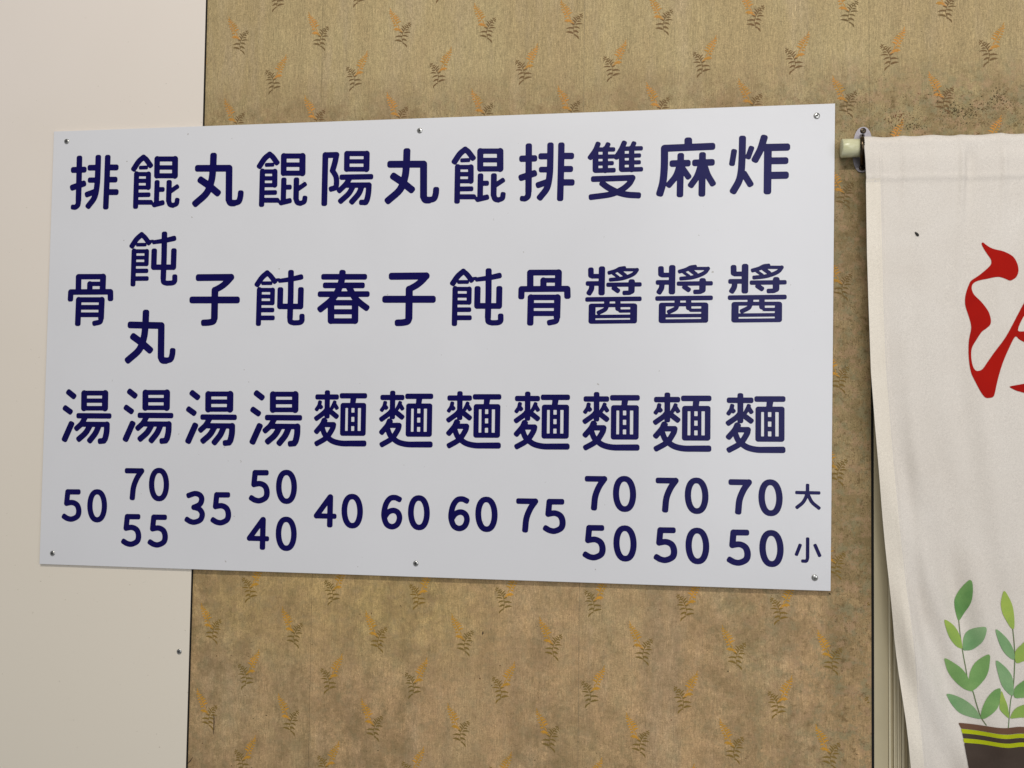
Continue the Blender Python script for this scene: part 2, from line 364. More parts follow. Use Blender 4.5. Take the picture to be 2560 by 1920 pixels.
# ------------------------------------------------------------------ measured shapes
# sign lettering: strokes as (x, z, half width) in millimetres round each character's centre, and where each one stands on the board (m)
GLYPHS = {
"pai":{"lab":"排","s":[[[[-35.07,50.56,6.15],[-35.02,43.06,6.15],[-34.96,35.72,6.15],[-34.91,28.31,6.15],[-34.86,20.55,6.14],[-34.82,12.2,6.14],[-34.79,3.09,6.14],[-34.76,-6.61,6.14],[-34.74,-16.65,6.14],[-34.73,-26.78,6.14],[-34.7,-36.73,6.14]],0],[[[-34.7,-36.73,5.7],[-34.85,-38.71,5.7],[-34.93,-40.77,5.69],[-35.04,-42.79,5.7],[-35.29,-44.66,5.72],[-35.77,-46.27,5.72],[-36.56,-47.6,5.68],[-37.6,-48.76,5.63],[-38.76,-49.71,5.58],[-39.95,-50.48,5.53],[-41.05,-51.05,5.47],[-42.07,-51.34,5.36],[-43.06,-51.36,5.29],[-44.05,-51.22,5.26],[-45.04,-51.05,5.27],[-46.03,-50.95,5.28]],0],[[[-47.26,27.01,6.18],[-24.65,27.06,6.17]],0],[[[-47.96,-9.63,6.31],[-24.89,-2.5,6.3]],0],[[[7.09,51.11,6.11],[7.08,45.71,6.11],[7.09,40.35,6.11],[7.09,34.97,6.11],[7.06,29.51,6.11],[6.99,23.91,6.11],[6.92,18.07,6.11],[6.86,12.01,6.11],[6.75,5.9,6.11],[6.51,-0.08,6.12],[6.06,-5.78,6.13],[5.46,-11.25,6.13],[4.78,-16.59,6.14],[3.9,-21.74,6.14],[2.74,-26.61,6.15],[1.18,-31.12,6.15],[-0.89,-35.16,6.13],[-3.42,-38.77,6.11],[-6.21,-42.13,6.09],[-9.07,-45.44,6.1],[-11.79,-48.87,6.1]],0],[[[-10.09,30.73,5.94],[3.87,30.58,5.94]],0],[[[-9.33,4.78,5.51],[4.63,4.44,5.5]],0],[[[-14.76,-24.83,5.86],[3.07,-19.07,5.85]],0],[[[28.21,50.53,6.1],[27.81,2.19,6.09],[26.88,-51.14,6.09]],0],[[[33.05,30.24,6.13],[46.71,29.89,6.12]],0],[[[33.78,4.8,5.91],[45.19,4.52,5.91]],0],[[[34.53,-21.26,6.12],[48.17,-21.56,6.11]],0]],"at":[[-0.6882,2.3381],[0.2531,2.3361]]},
"hun":{"lab":"餛","s":[[[[-27.47,50.45,5.7],[-29.52,48.88,5.69],[-31.58,47.41,5.69],[-33.63,45.89,5.71],[-35.68,44.17,5.73],[-37.72,42.09,5.76],[-39.75,39.56,5.78],[-41.77,36.67,5.79],[-43.78,33.58,5.79],[-45.8,30.44,5.79],[-47.81,27.4,5.79]],0],[[[-27.91,50.46,5.38],[-26.67,49.67,5.37],[-25.48,48.99,5.37],[-24.26,48.25,5.38],[-22.95,47.27,5.41],[-21.47,45.86,5.44],[-19.76,43.9,5.47],[-17.89,41.51,5.48],[-15.93,38.87,5.49],[-13.94,36.18,5.48],[-12.0,33.6,5.48]],0],[[[-33.01,29.11,3.97],[-21.02,29.22,3.97]],0],[[[-42.47,15.88,4.38],[-15.64,15.19,4.37]],0],[[[-41.0,1.94,4.38],[-17.01,1.35,4.37]],0],[[[-41.72,-11.94,4.16],[-16.21,-12.53,4.16]],0],[[[-41.83,16.28,5.54],[-42.2,-50.62,5.53]],0],[[[-15.64,15.19,5.51],[-15.35,-12.13,5.51]],0],[[[-41.3,-27.3,4.79],[-14.94,-27.47,4.78]],0],[[[-40.89,-42.66,4.99],[-9.31,-43.33,4.98]],0],[[[2.66,46.24,5.94],[2.92,11.57,5.94]],0],[[[41.87,44.94,6.34],[42.31,10.58,6.34]],0],[[[2.66,46.24,5.2],[41.86,45.15,5.18]],0],[[[3.13,28.58,4.57],[41.88,27.55,4.56]],0],[[[3.36,11.35,5.19],[42.32,10.37,5.18]],0],[[[3.74,-3.14,5.5],[3.35,-46.11,5.49]],0],[[[5.19,-17.23,4.98],[15.59,-17.26,4.98]],0],[[[-0.93,-48.53,5.26],[15.87,-44.9,5.25]],0],[[[-10.37,-44.14,3.29],[-0.5,-48.12,3.29]],0],[[[30.16,-3.78,5.69],[30.02,-40.39,5.69]],0],[[[30.02,-40.39,5.38],[30.56,-42.09,5.38],[31.05,-43.87,5.39],[31.57,-45.61,5.37],[32.2,-47.17,5.31],[33.03,-48.4,5.21],[34.11,-49.21,5.13],[35.39,-49.7,5.12],[36.78,-50.01,5.13],[38.19,-50.27,5.13],[39.55,-50.62,5.12]],0],[[[39.55,-50.62,4.87],[41.14,-50.05,4.86],[42.82,-49.53,4.85],[44.46,-48.99,4.87],[45.9,-48.32,4.93],[47.01,-47.44,5.01],[47.7,-46.27,5.05],[48.06,-44.89,5.04],[48.22,-43.38,5.03],[48.34,-41.85,5.04],[48.56,-40.37,5.04]],0],[[[47.21,-12.55,4.74],[33.84,-21.23,4.74]],0]],"at":[[-0.5532,2.337],[-0.2811,2.3356],[0.1201,2.3341]]},
"tun":{"lab":"飩","s":[[[[-27.34,50.58,5.43],[-29.49,48.81,5.42],[-31.66,47.1,5.42],[-33.82,45.36,5.43],[-35.94,43.48,5.45],[-38.0,41.37,5.48],[-39.97,38.95,5.5],[-41.87,36.3,5.51],[-43.73,33.52,5.51],[-45.59,30.7,5.51],[-47.46,27.95,5.51]],0],[[[-27.77,50.59,4.97],[-26.39,49.63,4.97],[-25.04,48.76,4.96],[-23.67,47.85,4.97],[-22.23,46.74,5.0],[-20.65,45.27,5.02],[-18.91,43.35,5.04],[-17.04,41.08,5.06],[-15.09,38.61,5.06],[-13.13,36.09,5.06],[-11.2,33.68,5.05]],0],[[[-35.5,29.86,3.73],[-19.59,29.84,3.72]],0],[[[-11.69,35.76,3.12],[-3.02,36.68,3.12]],0],[[[-42.77,16.41,4.14],[-15.08,16.05,4.13]],0],[[[-41.32,3.27,3.93],[-16.25,2.96,3.92]],0],[[[-42.05,-10.05,4.13],[-15.24,-10.36,4.13]],0],[[[-43.0,16.83,5.29],[-43.55,-50.82,5.29]],0],[[[-15.08,16.05,4.83],[-15.25,-9.94,4.83]],0],[[[-41.66,-24.21,4.55],[-15.3,-24.28,4.54]],0],[[[-41.88,-40.02,4.75],[-14.23,-40.07,4.74]],0],[[[0.29,34.55,4.16],[4.62,35.09,4.28],[8.96,35.6,4.41],[13.29,36.12,4.53],[17.61,36.69,4.66],[21.89,37.35,4.79],[26.14,38.1,4.92],[30.36,38.94,5.05],[34.56,39.82,5.17],[38.76,40.72,5.3],[42.96,41.59,5.42]],0],[[[22.64,50.21,5.9],[22.97,4.14,5.89],[22.38,-39.36,5.89]],0],[[[22.38,-39.36,5.44],[22.5,-41.11,5.44],[22.52,-42.95,5.45],[22.59,-44.75,5.43],[22.85,-46.36,5.38],[23.46,-47.65,5.26],[24.51,-48.53,5.14],[25.9,-49.08,5.11],[27.48,-49.45,5.11],[29.12,-49.78,5.11],[30.65,-50.19,5.11]],0],[[[30.65,-50.19,5.14],[33.14,-50.09,5.14],[35.74,-50.04,5.14],[38.28,-49.97,5.14],[40.59,-49.8,5.16],[42.49,-49.46,5.19],[43.95,-48.99,5.24],[45.08,-48.43,5.3],[45.94,-47.73,5.38],[46.6,-46.86,5.43],[47.14,-45.79,5.45],[47.46,-44.43,5.45],[47.54,-42.81,5.43],[47.48,-41.05,5.42],[47.38,-39.25,5.42],[47.35,-37.52,5.43]],0],[[[1.23,15.62,5.91],[1.0,-16.77,5.91]],0],[[[1.01,-16.97,5.56],[43.82,-17.44,5.54]],0],[[[44.06,15.47,5.88],[43.82,-17.23,5.87]],0]],"at":[[-0.5531,2.1766],[-0.2811,2.0949],[0.1196,2.094]]},
"wan":{"lab":"丸","s":[[[[-11.53,48.41,6.97],[-11.63,43.14,6.97],[-11.7,37.86,6.97],[-11.78,32.58,6.97],[-11.93,27.35,6.98],[-12.2,22.21,6.98],[-12.49,17.18,6.98],[-12.78,12.22,6.98],[-13.2,7.32,6.99],[-13.85,2.43,7.0],[-14.86,-2.47,7.01],[-16.13,-7.45,7.02],[-17.58,-12.48,7.02],[-19.36,-17.48,7.02],[-21.62,-22.34,7.02],[-24.52,-26.99,7.0],[-28.28,-31.35,6.97],[-32.79,-35.49,6.94],[-37.74,-39.5,6.93],[-42.8,-43.49,6.94],[-47.64,-47.54,6.95]],0],[[[-43.97,24.26,6.87],[22.62,22.77,6.83]],0],[[[22.62,22.77,6.92],[23.5,-41.38,6.91]],0],[[[23.5,-41.38,6.76],[24.16,-42.8,6.77],[24.76,-44.32,6.78],[25.39,-45.78,6.74],[26.15,-47.07,6.66],[27.13,-48.02,6.56],[28.39,-48.55,6.55],[29.88,-48.75,6.59],[31.5,-48.76,6.61],[33.14,-48.73,6.6],[34.73,-48.79,6.59]],0],[[[34.73,-48.79,5.86],[36.76,-48.31,5.85],[38.89,-47.94,5.84],[40.98,-47.51,5.86],[42.86,-46.89,5.93],[44.4,-45.91,6.02],[45.53,-44.45,6.07],[46.36,-42.62,6.08],[46.97,-40.61,6.07],[47.44,-38.59,6.07],[47.86,-36.76,6.07],[48.17,-35.14,6.06],[48.33,-33.62,6.05],[48.4,-32.14,6.04],[48.45,-30.68,6.04],[48.54,-29.19,6.05]],0],[[[-37.22,-0.29,7.01],[-33.91,-2.5,7.01],[-30.65,-4.64,7.01],[-27.37,-6.82,7.01],[-24.01,-9.11,7.01],[-20.53,-11.62,7.01],[-16.89,-14.39,7.02],[-13.13,-17.37,7.02],[-9.29,-20.47,7.02],[-5.44,-23.6,7.02],[-1.63,-26.66,7.01]],0]],"at":[[-0.4167,2.3372],[-0.0128,2.3349],[-0.555,2.017]]},
"yang":{"lab":"陽","s":[[[[-46.52,47.82,5.97],[-46.98,-48.81,5.96]],0],[[[-46.52,47.62,5.8],[-23.49,47.6,5.79]],0],[[[-23.49,47.6,5.77],[-24.05,44.59,5.77],[-24.57,41.6,5.77],[-25.11,38.61,5.77],[-25.71,35.57,5.78],[-26.4,32.46,5.78],[-27.21,29.28,5.78],[-28.11,26.02,5.79],[-29.07,22.73,5.79],[-30.04,19.42,5.79],[-30.98,16.14,5.79]],0],[[[-30.98,16.14,5.37],[-29.43,13.65,5.37],[-27.79,11.18,5.37],[-26.19,8.7,5.38],[-24.79,6.19,5.4],[-23.72,3.63,5.43],[-23.02,0.93,5.47],[-22.6,-1.9,5.49],[-22.4,-4.72,5.5],[-22.36,-7.38,5.51],[-22.4,-9.74,5.52],[-22.48,-11.79,5.53],[-22.65,-13.63,5.54],[-22.97,-15.27,5.56],[-23.52,-16.69,5.57],[-24.37,-17.9,5.55],[-25.62,-18.82,5.49],[-27.21,-19.44,5.45],[-29.01,-19.89,5.43],[-30.86,-20.3,5.43],[-32.61,-20.79,5.44]],0],[[[-1.85,49.27,5.71],[-1.7,18.48,5.71]],0],[[[38.77,48.14,6.1],[38.69,17.45,6.1]],0],[[[-1.86,49.68,5.16],[38.76,48.55,5.14]],0],[[[-1.57,33.86,4.33],[39.05,32.78,4.32]],0],[[[-1.27,18.06,4.74],[38.91,17.04,4.72]],0],[[[-10.95,2.3,5.36],[47.6,1.91,5.34]],0],[[[2.94,-3.16,5.34],[1.56,-5.16,5.34],[0.25,-7.15,5.34],[-1.09,-9.15,5.34],[-2.57,-11.17,5.34],[-4.29,-13.23,5.33],[-6.31,-15.35,5.33],[-8.57,-17.5,5.32],[-10.96,-19.68,5.32],[-13.39,-21.87,5.32],[-15.75,-24.04,5.32]],0],[[[1.02,-13.97,5.35],[44.31,-14.76,5.33]],0],[[[44.32,-14.96,5.68],[44.2,-18.13,5.67],[44.11,-21.31,5.67],[44.01,-24.49,5.68],[43.84,-27.62,5.68],[43.54,-30.66,5.69],[43.12,-33.76,5.69],[42.6,-36.93,5.7],[41.99,-39.97,5.7],[41.33,-42.69,5.71],[40.64,-44.88,5.72],[39.89,-46.39,5.72],[39.08,-47.35,5.7],[38.22,-47.99,5.68],[37.36,-48.56,5.69],[36.51,-49.28,5.7]],0],[[[38.62,-49.33,5.33],[30.19,-49.15,5.33]],0],[[[11.65,-16.67,5.54],[10.14,-19.49,5.54],[8.75,-22.31,5.54],[7.3,-25.14,5.54],[5.59,-27.97,5.54],[3.45,-30.81,5.53],[0.75,-33.67,5.53],[-2.4,-36.55,5.52],[-5.8,-39.44,5.52],[-9.26,-42.32,5.52],[-12.59,-45.21,5.52]],0],[[[29.61,-17.08,5.73],[28.6,-19.89,5.73],[27.72,-22.68,5.73],[26.78,-25.48,5.73],[25.59,-28.33,5.74],[23.96,-31.26,5.74],[21.77,-34.29,5.74],[19.15,-37.41,5.73],[16.27,-40.58,5.73],[13.33,-43.76,5.73],[10.52,-46.91,5.73]],0]],"at":[[-0.145,2.3335]]},
"zi":{"lab":"子","s":[[[[-34.33,45.75,6.91],[33.91,45.72,6.87]],0],[[[34.11,46.13,6.61],[32.5,44.23,6.58],[30.94,42.33,6.56],[29.36,40.43,6.53],[27.68,38.55,6.5],[25.84,36.69,6.46],[23.84,34.83,6.43],[21.73,32.98,6.4],[19.51,31.15,6.37],[17.16,29.38,6.34],[14.68,27.67,6.3],[12.02,26.06,6.27],[9.19,24.53,6.23],[6.26,23.05,6.21],[3.3,21.58,6.18],[0.39,20.08,6.16]],0],[[[0.4,19.67,7.02],[0.47,-37.01,7.01]],0],[[[0.44,-34.99,6.62],[0.12,-36.69,6.62],[-0.08,-38.48,6.61],[-0.33,-40.23,6.62],[-0.82,-41.8,6.62],[-1.7,-43.07,6.59],[-3.07,-43.97,6.54],[-4.83,-44.6,6.5],[-6.82,-45.04,6.49],[-8.9,-45.37,6.48],[-10.93,-45.68,6.48],[-12.92,-45.92,6.48],[-14.97,-46.06,6.47],[-17.06,-46.12,6.47],[-19.15,-46.18,6.47],[-21.23,-46.26,6.47]],0],[[[-46.84,0.3,6.9],[46.89,-0.24,6.85]],0]],"at":[[-0.4189,2.0916],[-0.0156,2.0906]]},
"chun":{"lab":"春","s":[[[[-41.0,40.48,5.7],[41.71,39.73,5.66]],0],[[[-37.28,23.28,5.69],[37.42,22.7,5.66]],0],[[[-47.52,5.79,5.69],[47.56,5.38,5.65]],0],[[[-3.13,47.39,6.5],[-3.4,44.24,6.5],[-3.58,41.14,6.5],[-3.8,38.02,6.5],[-4.21,34.76,6.51],[-4.93,31.29,6.51],[-5.95,27.49,6.52],[-7.2,23.44,6.52],[-8.68,19.28,6.52],[-10.38,15.15,6.52],[-12.34,11.2,6.51],[-14.51,7.44,6.51],[-16.9,3.77,6.5],[-19.53,0.17,6.5],[-22.45,-3.36,6.49],[-25.7,-6.85,6.48],[-29.38,-10.27,6.46],[-33.48,-13.6,6.46],[-37.82,-16.89,6.45],[-42.22,-20.17,6.46],[-46.51,-23.48,6.46]],0],[[[10.64,20.09,6.36],[13.01,15.71,6.36],[15.37,11.18,6.36],[17.74,6.73,6.36],[20.13,2.56,6.34],[22.57,-1.09,6.32],[25.1,-4.16,6.3],[27.7,-6.78,6.28],[30.31,-9.08,6.27],[32.88,-11.18,6.27],[35.35,-13.2,6.26],[37.7,-15.07,6.26],[39.95,-16.72,6.25],[42.16,-18.24,6.25],[44.36,-19.72,6.25],[46.57,-21.27,6.25]],0],[[[-25.61,-11.48,5.48],[24.02,-11.74,5.46]],0],[[[-25.6,-11.89,6.71],[-24.92,-47.12,6.7]],0],[[[24.03,-12.14,6.66],[24.26,-47.24,6.66]],0],[[[-25.26,-29.41,5.07],[24.35,-29.6,5.05]],0],[[[-24.9,-47.92,5.47],[24.27,-48.04,5.45]],0]],"at":[[-0.1486,2.0961]]},
"gu":{"lab":"骨","s":[[[[-27.72,47.77,6.14],[-27.41,19.34,6.13]],0],[[[-27.73,48.36,5.54],[26.86,48.03,5.51]],0],[[[26.86,47.64,6.48],[26.55,18.94,6.47]],0],[[[-2.1,32.85,5.91],[-1.95,18.17,5.91]],0],[[[-2.11,33.24,4.53],[22.06,33.03,4.53]],0],[[[-44.33,16.52,5.73],[43.94,16.47,5.69]],0],[[[-44.32,15.93,5.95],[-44.57,2.79,5.95]],0],[[[43.94,15.88,6.06],[44.46,3.22,6.06]],0],[[[-26.0,0.13,6.13],[-26.66,-47.99,6.12]],0],[[[-26.2,0.33,5.33],[25.36,0.02,5.3]],0],[[[25.36,-0.17,6.28],[24.75,-37.59,6.27]],0],[[[24.75,-37.59,5.3],[24.53,-39.22,5.3],[24.47,-40.93,5.3],[24.33,-42.6,5.3],[23.87,-44.12,5.32],[22.86,-45.38,5.33],[21.13,-46.29,5.32],[18.84,-46.95,5.31],[16.24,-47.45,5.31],[13.56,-47.92,5.31],[11.03,-48.46,5.31]],0],[[[-26.02,-15.33,4.93],[25.52,-15.58,4.91]],0],[[[-25.85,-30.79,4.93],[25.67,-30.97,4.91]],0]],"at":[[-0.6899,2.0933],[0.2513,2.0926]]},
"jiang":{"lab":"醬","s":[[[[-43.01,47.81,5.25],[-42.79,38.07,5.25]],0],[[[-42.79,37.24,4.4],[-40.37,36.15,4.44],[-26.71,36.18,4.44]],0],[[[-21.97,49.0,5.96],[-22.37,5.42,5.95]],0],[[[-48.17,22.27,4.44],[-26.63,22.25,4.43]],0],[[[-40.92,19.89,5.01],[-41.05,18.23,5.01],[-41.15,16.53,5.01],[-41.26,14.85,5.01],[-41.47,13.22,5.02],[-41.83,11.65,5.03],[-42.4,10.19,5.05],[-43.12,8.8,5.06],[-43.94,7.45,5.06],[-44.78,6.11,5.06],[-45.57,4.75,5.06]],0],[[[-7.68,42.67,3.7],[-5.35,43.33,3.7],[-2.98,43.97,3.7],[-0.63,44.63,3.7],[1.61,45.3,3.7],[3.66,46.01,3.7],[5.46,46.82,3.69],[7.07,47.71,3.69],[8.57,48.6,3.69],[10.06,49.41,3.69],[11.62,50.04,3.7],[13.27,50.47,3.69],[14.94,50.74,3.69],[16.62,50.91,3.69],[18.31,51.07,3.69],[19.99,51.27,3.69]],0],[[[18.01,48.17,3.11],[43.85,47.73,3.1]],0],[[[44.25,47.73,3.64],[43.23,46.27,3.64],[42.31,44.79,3.64],[41.33,43.32,3.64],[40.18,41.9,3.66],[38.72,40.57,3.67],[36.91,39.31,3.68],[34.84,38.12,3.68],[32.56,36.99,3.68],[30.14,35.92,3.68],[27.62,34.93,3.69],[25.03,33.99,3.69],[22.32,33.11,3.69],[19.48,32.3,3.69],[16.48,31.58,3.69],[13.31,30.95,3.69],[9.9,30.46,3.69],[6.26,30.1,3.69],[2.49,29.81,3.69],[-1.31,29.54,3.69],[-5.05,29.23,3.69]],0],[[[-0.31,40.54,2.75],[8.5,34.29,2.75]],0],[[[12.04,44.94,3.71],[21.24,37.86,3.71]],0],[[[-9.4,19.64,4.1],[49.12,19.82,4.08]],0],[[[34.42,23.79,5.9],[34.1,7.81,5.9]],0],[[[33.7,7.81,4.2],[33.25,7.08,4.19],[32.92,6.3,4.18],[32.53,5.55,4.2],[31.92,4.89,4.23],[30.93,4.39,4.25],[29.46,4.09,4.25],[27.61,3.95,4.25],[25.54,3.9,4.25],[23.41,3.87,4.25],[21.39,3.8,4.25]],0],[[[1.42,12.97,4.53],[7.83,8.41,4.53]],0],[[[-48.95,-8.25,4.35],[48.99,-7.6,4.32]],0],[[[-40.03,-22.97,6.45],[-40.28,-48.32,6.45]],0],[[[38.59,-22.93,6.37],[38.45,-47.87,6.37]],0],[[[-40.45,-19.84,3.53],[38.58,-19.74,3.51]],0],[[[-40.26,-51.36,3.61],[38.7,-50.73,3.58]],0],[[[-12.04,-9.95,5.22],[-12.31,-19.81,5.22]],0],[[[-12.31,-19.81,4.03],[-12.74,-21.31,4.03],[-13.01,-22.81,4.03],[-13.36,-24.32,4.04],[-14.0,-25.78,4.06],[-15.15,-27.19,4.08],[-16.96,-28.53,4.09],[-19.28,-29.81,4.09],[-21.9,-31.06,4.1],[-24.59,-32.3,4.1],[-27.13,-33.56,4.1]],0],[[[8.56,-10.07,4.96],[8.79,-25.66,4.96]],0],[[[9.19,-25.66,3.05],[12.8,-30.76,3.1],[33.46,-30.68,3.1]],0],[[[-34.3,-41.1,3.28],[33.51,-40.66,3.26]],0]],"at":[[0.3832,2.0966],[0.5153,2.0976],[0.6494,2.0984]]},
"shuang":{"lab":"雙","s":[[[[-33.67,50.91,4.91],[-34.58,48.62,4.91],[-35.42,46.36,4.91],[-36.29,44.09,4.91],[-37.3,41.77,4.92],[-38.54,39.37,4.93],[-40.07,36.87,4.94],[-41.83,34.3,4.95],[-43.73,31.67,4.95],[-45.66,29.03,4.95],[-47.53,26.42,4.95]],0],[[[-14.68,49.49,4.73],[-17.92,42.18,4.73]],0],[[[-38.04,39.36,5.51],[-37.81,1.46,5.5]],0],[[[-19.32,42.22,5.16],[-19.07,0.13,5.15]],0],[[[-38.13,40.9,4.23],[-4.73,40.26,4.22]],0],[[[-38.02,26.92,4.06],[2.77,26.63,4.04]],0],[[[-37.91,13.8,4.06],[-7.0,13.82,4.05]],0],[[[-37.8,0.18,4.48],[-3.77,0.15,4.46]],0],[[[16.13,51.37,5.05],[15.13,49.06,5.05],[14.2,46.8,5.05],[13.23,44.51,5.05],[12.15,42.14,5.06],[10.88,39.64,5.06],[9.35,36.96,5.07],[7.63,34.15,5.07],[5.79,31.25,5.08],[3.93,28.34,5.08],[2.12,25.46,5.08]],0],[[[34.56,50.14,4.53],[31.34,42.44,4.53]],0],[[[12.11,40.45,5.46],[12.3,1.86,5.46]],0],[[[30.68,42.46,5.12],[30.81,0.53,5.11]],0],[[[12.1,41.05,4.21],[47.68,40.94,4.2]],0],[[[12.2,27.3,4.04],[44.51,27.24,4.03]],0],[[[12.3,14.15,4.04],[44.19,14.13,4.03]],0],[[[12.39,0.58,4.37],[48.11,0.67,4.36]],0],[[[-40.72,-16.07,5.57],[32.55,-15.34,5.54]],0],[[[32.72,-15.59,5.53],[31.52,-17.84,5.53],[30.45,-20.08,5.53],[29.32,-22.33,5.54],[27.93,-24.58,5.55],[26.09,-26.85,5.57],[23.77,-29.19,5.58],[21.09,-31.6,5.58],[18.11,-33.99,5.58],[14.88,-36.27,5.59],[11.45,-38.35,5.59],[7.97,-40.23,5.59],[4.42,-41.97,5.59],[0.55,-43.58,5.59],[-3.85,-45.04,5.58],[-9.0,-46.36,5.58],[-15.16,-47.48,5.57],[-22.18,-48.4,5.57],[-29.68,-49.21,5.57],[-37.32,-49.99,5.58],[-44.73,-50.83,5.58]],0],[[[-23.98,-25.23,5.78],[-22.11,-26.69,5.78],[-20.36,-28.12,5.78],[-18.55,-29.57,5.78],[-16.5,-31.07,5.78],[-14.04,-32.68,5.79],[-11.07,-34.48,5.79],[-7.72,-36.45,5.79],[-4.11,-38.44,5.8],[-0.4,-40.33,5.8],[3.28,-41.97,5.81],[6.92,-43.37,5.82],[10.62,-44.62,5.82],[14.39,-45.71,5.83],[18.23,-46.66,5.83],[22.15,-47.47,5.84],[26.19,-48.08,5.85],[30.35,-48.49,5.85],[34.56,-48.78,5.85],[38.79,-49.05,5.85],[42.98,-49.37,5.85]],0]],"at":[[0.3851,2.3361]]},
"ma":{"lab":"麻","s":[[[[4.0,49.8,7.02],[4.05,39.63,7.02]],0],[[[-40.13,37.39,6.66],[47.36,38.56,6.61]],0],[[[-40.31,37.01,6.69],[-40.31,29.85,6.68],[-40.28,22.61,6.68],[-40.26,15.41,6.68],[-40.31,8.41,6.69],[-40.49,1.74,6.69],[-40.8,-4.65,6.69],[-41.2,-10.84,6.7],[-41.69,-16.78,6.7],[-42.28,-22.37,6.71],[-42.99,-27.56,6.72],[-43.86,-32.18,6.73],[-44.88,-36.3,6.74],[-45.98,-40.12,6.75],[-47.11,-43.88,6.75],[-48.2,-47.78,6.74]],0],[[[-24.38,7.77,6.25],[2.31,7.85,6.23]],0],[[[-9.86,21.46,6.08],[-11.01,-50.75,6.08]],0],[[[-12.04,2.95,5.77],[-13.34,-0.98,5.77],[-14.55,-4.97,5.77],[-15.8,-8.93,5.77],[-17.22,-12.77,5.79],[-18.95,-16.41,5.81],[-21.05,-19.79,5.83],[-23.46,-22.96,5.84],[-26.03,-26.02,5.85],[-28.65,-29.05,5.85],[-31.19,-32.14,5.85]],0],[[[-7.1,-1.08,5.66],[3.94,-17.36,5.65]],0],[[[17.78,8.02,6.23],[46.92,8.21,6.21]],0],[[[30.52,21.7,6.23],[29.7,-50.28,6.22]],0],[[[27.22,1.92,5.73],[25.99,-1.99,5.73],[24.82,-5.96,5.73],[23.62,-9.9,5.73],[22.28,-13.73,5.75],[20.72,-17.39,5.77],[18.85,-20.81,5.79],[16.75,-24.06,5.8],[14.52,-27.2,5.8],[12.25,-30.32,5.8],[10.05,-33.49,5.8]],0],[[[34.37,1.73,5.81],[35.54,-1.84,5.81],[36.67,-5.44,5.81],[37.83,-9.03,5.81],[39.07,-12.55,5.8],[40.45,-15.93,5.8],[42.02,-19.15,5.8],[43.74,-22.24,5.81],[45.54,-25.26,5.81],[47.36,-28.26,5.8],[49.13,-31.3,5.8]],0]],"at":[[0.5179,2.3383]]},
"zha":{"lab":"炸","s":[[[[-46.78,25.57,5.26],[-50.07,4.31,5.26]],0],[[[-31.25,49.37,6.35],[-31.37,42.68,6.35],[-31.47,35.91,6.34],[-31.58,29.18,6.34],[-31.72,22.63,6.34],[-31.9,16.42,6.34],[-32.09,10.51,6.34],[-32.27,4.79,6.35],[-32.51,-0.67,6.35],[-32.84,-5.84,6.35],[-33.31,-10.66,6.36],[-33.89,-15.03,6.37],[-34.53,-18.99,6.38],[-35.31,-22.69,6.39],[-36.29,-26.28,6.41],[-37.52,-29.91,6.43],[-39.09,-33.56,6.45],[-40.97,-37.13,6.47],[-43.02,-40.65,6.47],[-45.11,-44.15,6.47],[-47.12,-47.69,6.47]],0],[[[-15.26,30.67,5.1],[-20.41,16.1,5.1]],0],[[[-27.73,-17.57,5.94],[-17.32,-35.42,5.93]],0],[[[7.97,49.72,6.38],[6.77,45.55,6.38],[5.62,41.33,6.38],[4.45,37.13,6.38],[3.18,33.01,6.39],[1.74,29.02,6.41],[0.09,25.21,6.43],[-1.72,21.53,6.44],[-3.63,17.92,6.45],[-5.56,14.34,6.45],[-7.45,10.72,6.44]],0],[[[6.35,32.18,6.74],[48.62,31.91,6.72]],0],[[[15.2,25.74,6.85],[14.42,-49.27,6.84]],0],[[[15.24,6.81,6.34],[45.9,6.37,6.33]],0],[[[15.29,-20.77,6.72],[46.3,-20.96,6.7]],0]],"at":[[0.6532,2.3397]]},
